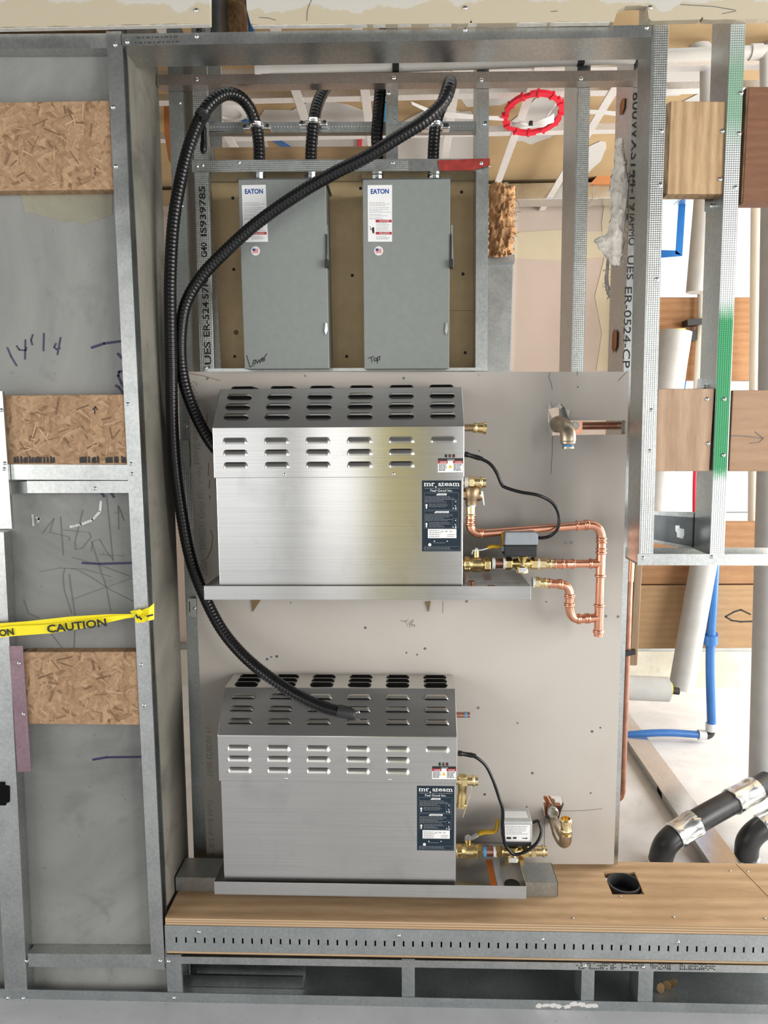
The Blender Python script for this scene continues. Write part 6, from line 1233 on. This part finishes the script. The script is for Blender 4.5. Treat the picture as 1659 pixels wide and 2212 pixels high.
# blue water line
t = thing('water_line', 'blue plastic water line dropping past the boards to a black elbow', 'pipe', P(1535, 1590, 1.575)); ppipe('riser', '', '', 'pex_blue', [(1546, 1190, 1.575), (1540, 1300, 1.575), (1534, 1420, 1.575), (1537, 1565, 1.575)], 9.5, parent=t)
ppipe('branch', '', '', 'pex_blue', [(1330, 1590, 1.575), (1400, 1584, 1.575), (1450, 1583, 1.575), (1512, 1587, 1.575)], 8, parent=t)
b = B(); b.tube([P(1536, 1562, 1.575), P(1536, 1578, 1.575)], 11.5*mpp(1.575), 16); obj('collar', b, 'pex_white', t, smooth=0.6); b = B(); b.tube([P(1508, 1587, 1.575), P(1524, 1588, 1.575)], 11*mpp(1.575), 16); obj('collar', b, 'pex_white', t, smooth=0.6)
b = B(); b.tube(arc(P(1536, 1577, 1.575), P(1536, 1589, 1.575), P(1522, 1589, 1.575), 6), 9*mpp(1.575), 14); obj('elbow', b, 'abs_black', t, smooth=1.0)
b = B(); b.tube([P(1534, 1372, 1.575), P(1534, 1391, 1.575)], 16*mpp(1.575), 18); b.box(P(1513, 1380, 1.575).x, P(1553, 1380, 1.575).x, 1.585, 1.619, P(1530, 1386, 1.575).z, P(1530, 1369, 1.575).z); obj('clamp', b, 'pex_blue', t, smooth=0.6)
ppipe('red_pipe', 'thin red water pipe beside the window right of the lower plywood block', 'pipe', 'red_plastic', [(1502, 1000, 2.2), (1500, 1060, 2.26), (1500, 1180, 2.34)], 4, n=4)
# copper riser and timber just right of the board
t = thing('copper_riser', 'dull copper riser beside the right edge of the gypsum board', 'pipe', P(1346, 1725, 0.46)); ppipe('tube', '', '', 'copper_dull', [(1370, 1100, 0.46), (1362, 1230, 0.46), (1345, 1712, 0.46)], 6.2, parent=t); b = B(); b.tube([P(1364, 1200, 0.46), P(1361, 1256, 0.46)], 7.4*mpp(0.46), 14); obj('coupling', b, 'copper', t, smooth=1.0); b = B(); b.tube(arc(P(1345, 1706, 0.46), P(1344, 1726, 0.46), P(1330, 1726, 0.46), 6), 7*mpp(0.46), 14); obj('elbow', b, 'copper_dull', t, smooth=1.0)
b = B(); b.pprism([(1349, 1408), (1373, 1404), (1373, 1414), (1349, 1419)], 0.44, 0.455); obj('clamp', b, 'black_plastic', t)
far_block('wood_post', [(1438, -130), (1456, -130), (1377, 1438), (1360, 1438)], 0.472, 0.51, 'wood_stud', 'narrow wood post behind the copper riser', 'wood post')
# black drains
def drain(label, pts, rpx, shields):
    t = thing('drain_pipe', label, 'pipe', P(pts[0][0], pts[0][1], pts[0][2])); Yd = pts[0][2]; r = rpx*mpp(Yd, 1700)*1.0
    path = spline([P(*p) for p in pts], 10); b = B(); b.tube(path, r, 24); obj('tube', b, 'abs_black', t, smooth=1.0)
    for a, c in shields:
        A, C = P(*a), P(*c); b = B(); b.lathe(A, C, [(0, r*1.05), (0.02, r*1.14), (0.22, r*1.14), (0.26, r*1.1), (0.74, r*1.1), (0.78, r*1.14), (0.98, r*1.14), (1, r*1.05)], 24); s = obj('coupling', b, 'galv_bright', t, smooth=0.5)
        d = (C-A); u = d.normalized().cross(Vector((0, 1, 0))).normalized()*-1
        for k in (0.12, 0.88): b = B(); p = A+d*k+Vector((0, -1, 0))*r*0.75+Vector((0, 0, 1))*r*0.85; b.lathe(p-Vector((0.012, 0, 0)), p+Vector((0.012, 0, 0)), [(0, 0.005), (1, 0.005)], 6); obj('band_screw', b, 'chrome', s)
    return t
drain('black drain elbow rising from the floor to the jacketed pipe', [(1426, 1880, 0.60), (1428, 1852, 0.60), (1440, 1822, 0.60), (1470, 1796, 0.62), (1530, 1760, 0.66), (1600, 1722, 0.72), (1660, 1690, 0.78)], 25, (((1456, 1806, 0.61), (1503, 1776, 0.64)), ((1580, 1733, 0.70), (1632, 1705, 0.75)), ((1425, 1886, 0.60), (1427, 1858, 0.60))))
drain('black drain elbow cut off by the right picture edge', [(1612, 1886, 0.66), (1612, 1850, 0.66), (1618, 1815, 0.66), (1650, 1785, 0.67), (1720, 1750, 0.7)], 24, (((1612, 1888, 0.66), (1612, 1850, 0.66)), ((1645, 1788, 0.67), (1700, 1760, 0.69))))
# stud lying on the floor
A0, A1 = PZ(1355, 1615, 0.0), PZ(1522, 1868, 0.0); dv = (A1-A0).normalized(); sd = Vector((-dv.y, dv.x, 0)); sd = sd if sd.x > 0 else -sd
A0 = A0-dv*0.6; A1 = A1+dv*0.25; hgt = 0.034; wid = 0.10
b = B(); b.prism([A0+sd*u+Vector((0, 0, z)) for u, z in ((0, 0), (0, hgt), (wid, hgt), (wid, 0), (wid-0.0015, 0), (wid-0.0015, hgt-0.0015), (0.0015, hgt-0.0015), (0.0015, 0))], A1-A0)
fs_ = tag(obj('floor_stud', b, 'galv_bright'), 'galvanized stud lying diagonally on the pale floor beyond', 'metal stud')
c0 = PZ(1433, 1712, hgt*0.5); c0 = A0+dv*((c0-A0).dot(dv)); b = B(); b.prism([c0-dv*0.03+Vector((0, 0, 0.008))-sd*0.0006, c0+dv*0.03+Vector((0, 0, 0.004))-sd*0.0006, c0+dv*0.02+Vector((0, 0, 0.026))-sd*0.0006, c0-dv*0.03+Vector((0, 0, 0.028))-sd*0.0006], sd*0.0008); obj('service_hole', b, 'black_void', fs_)
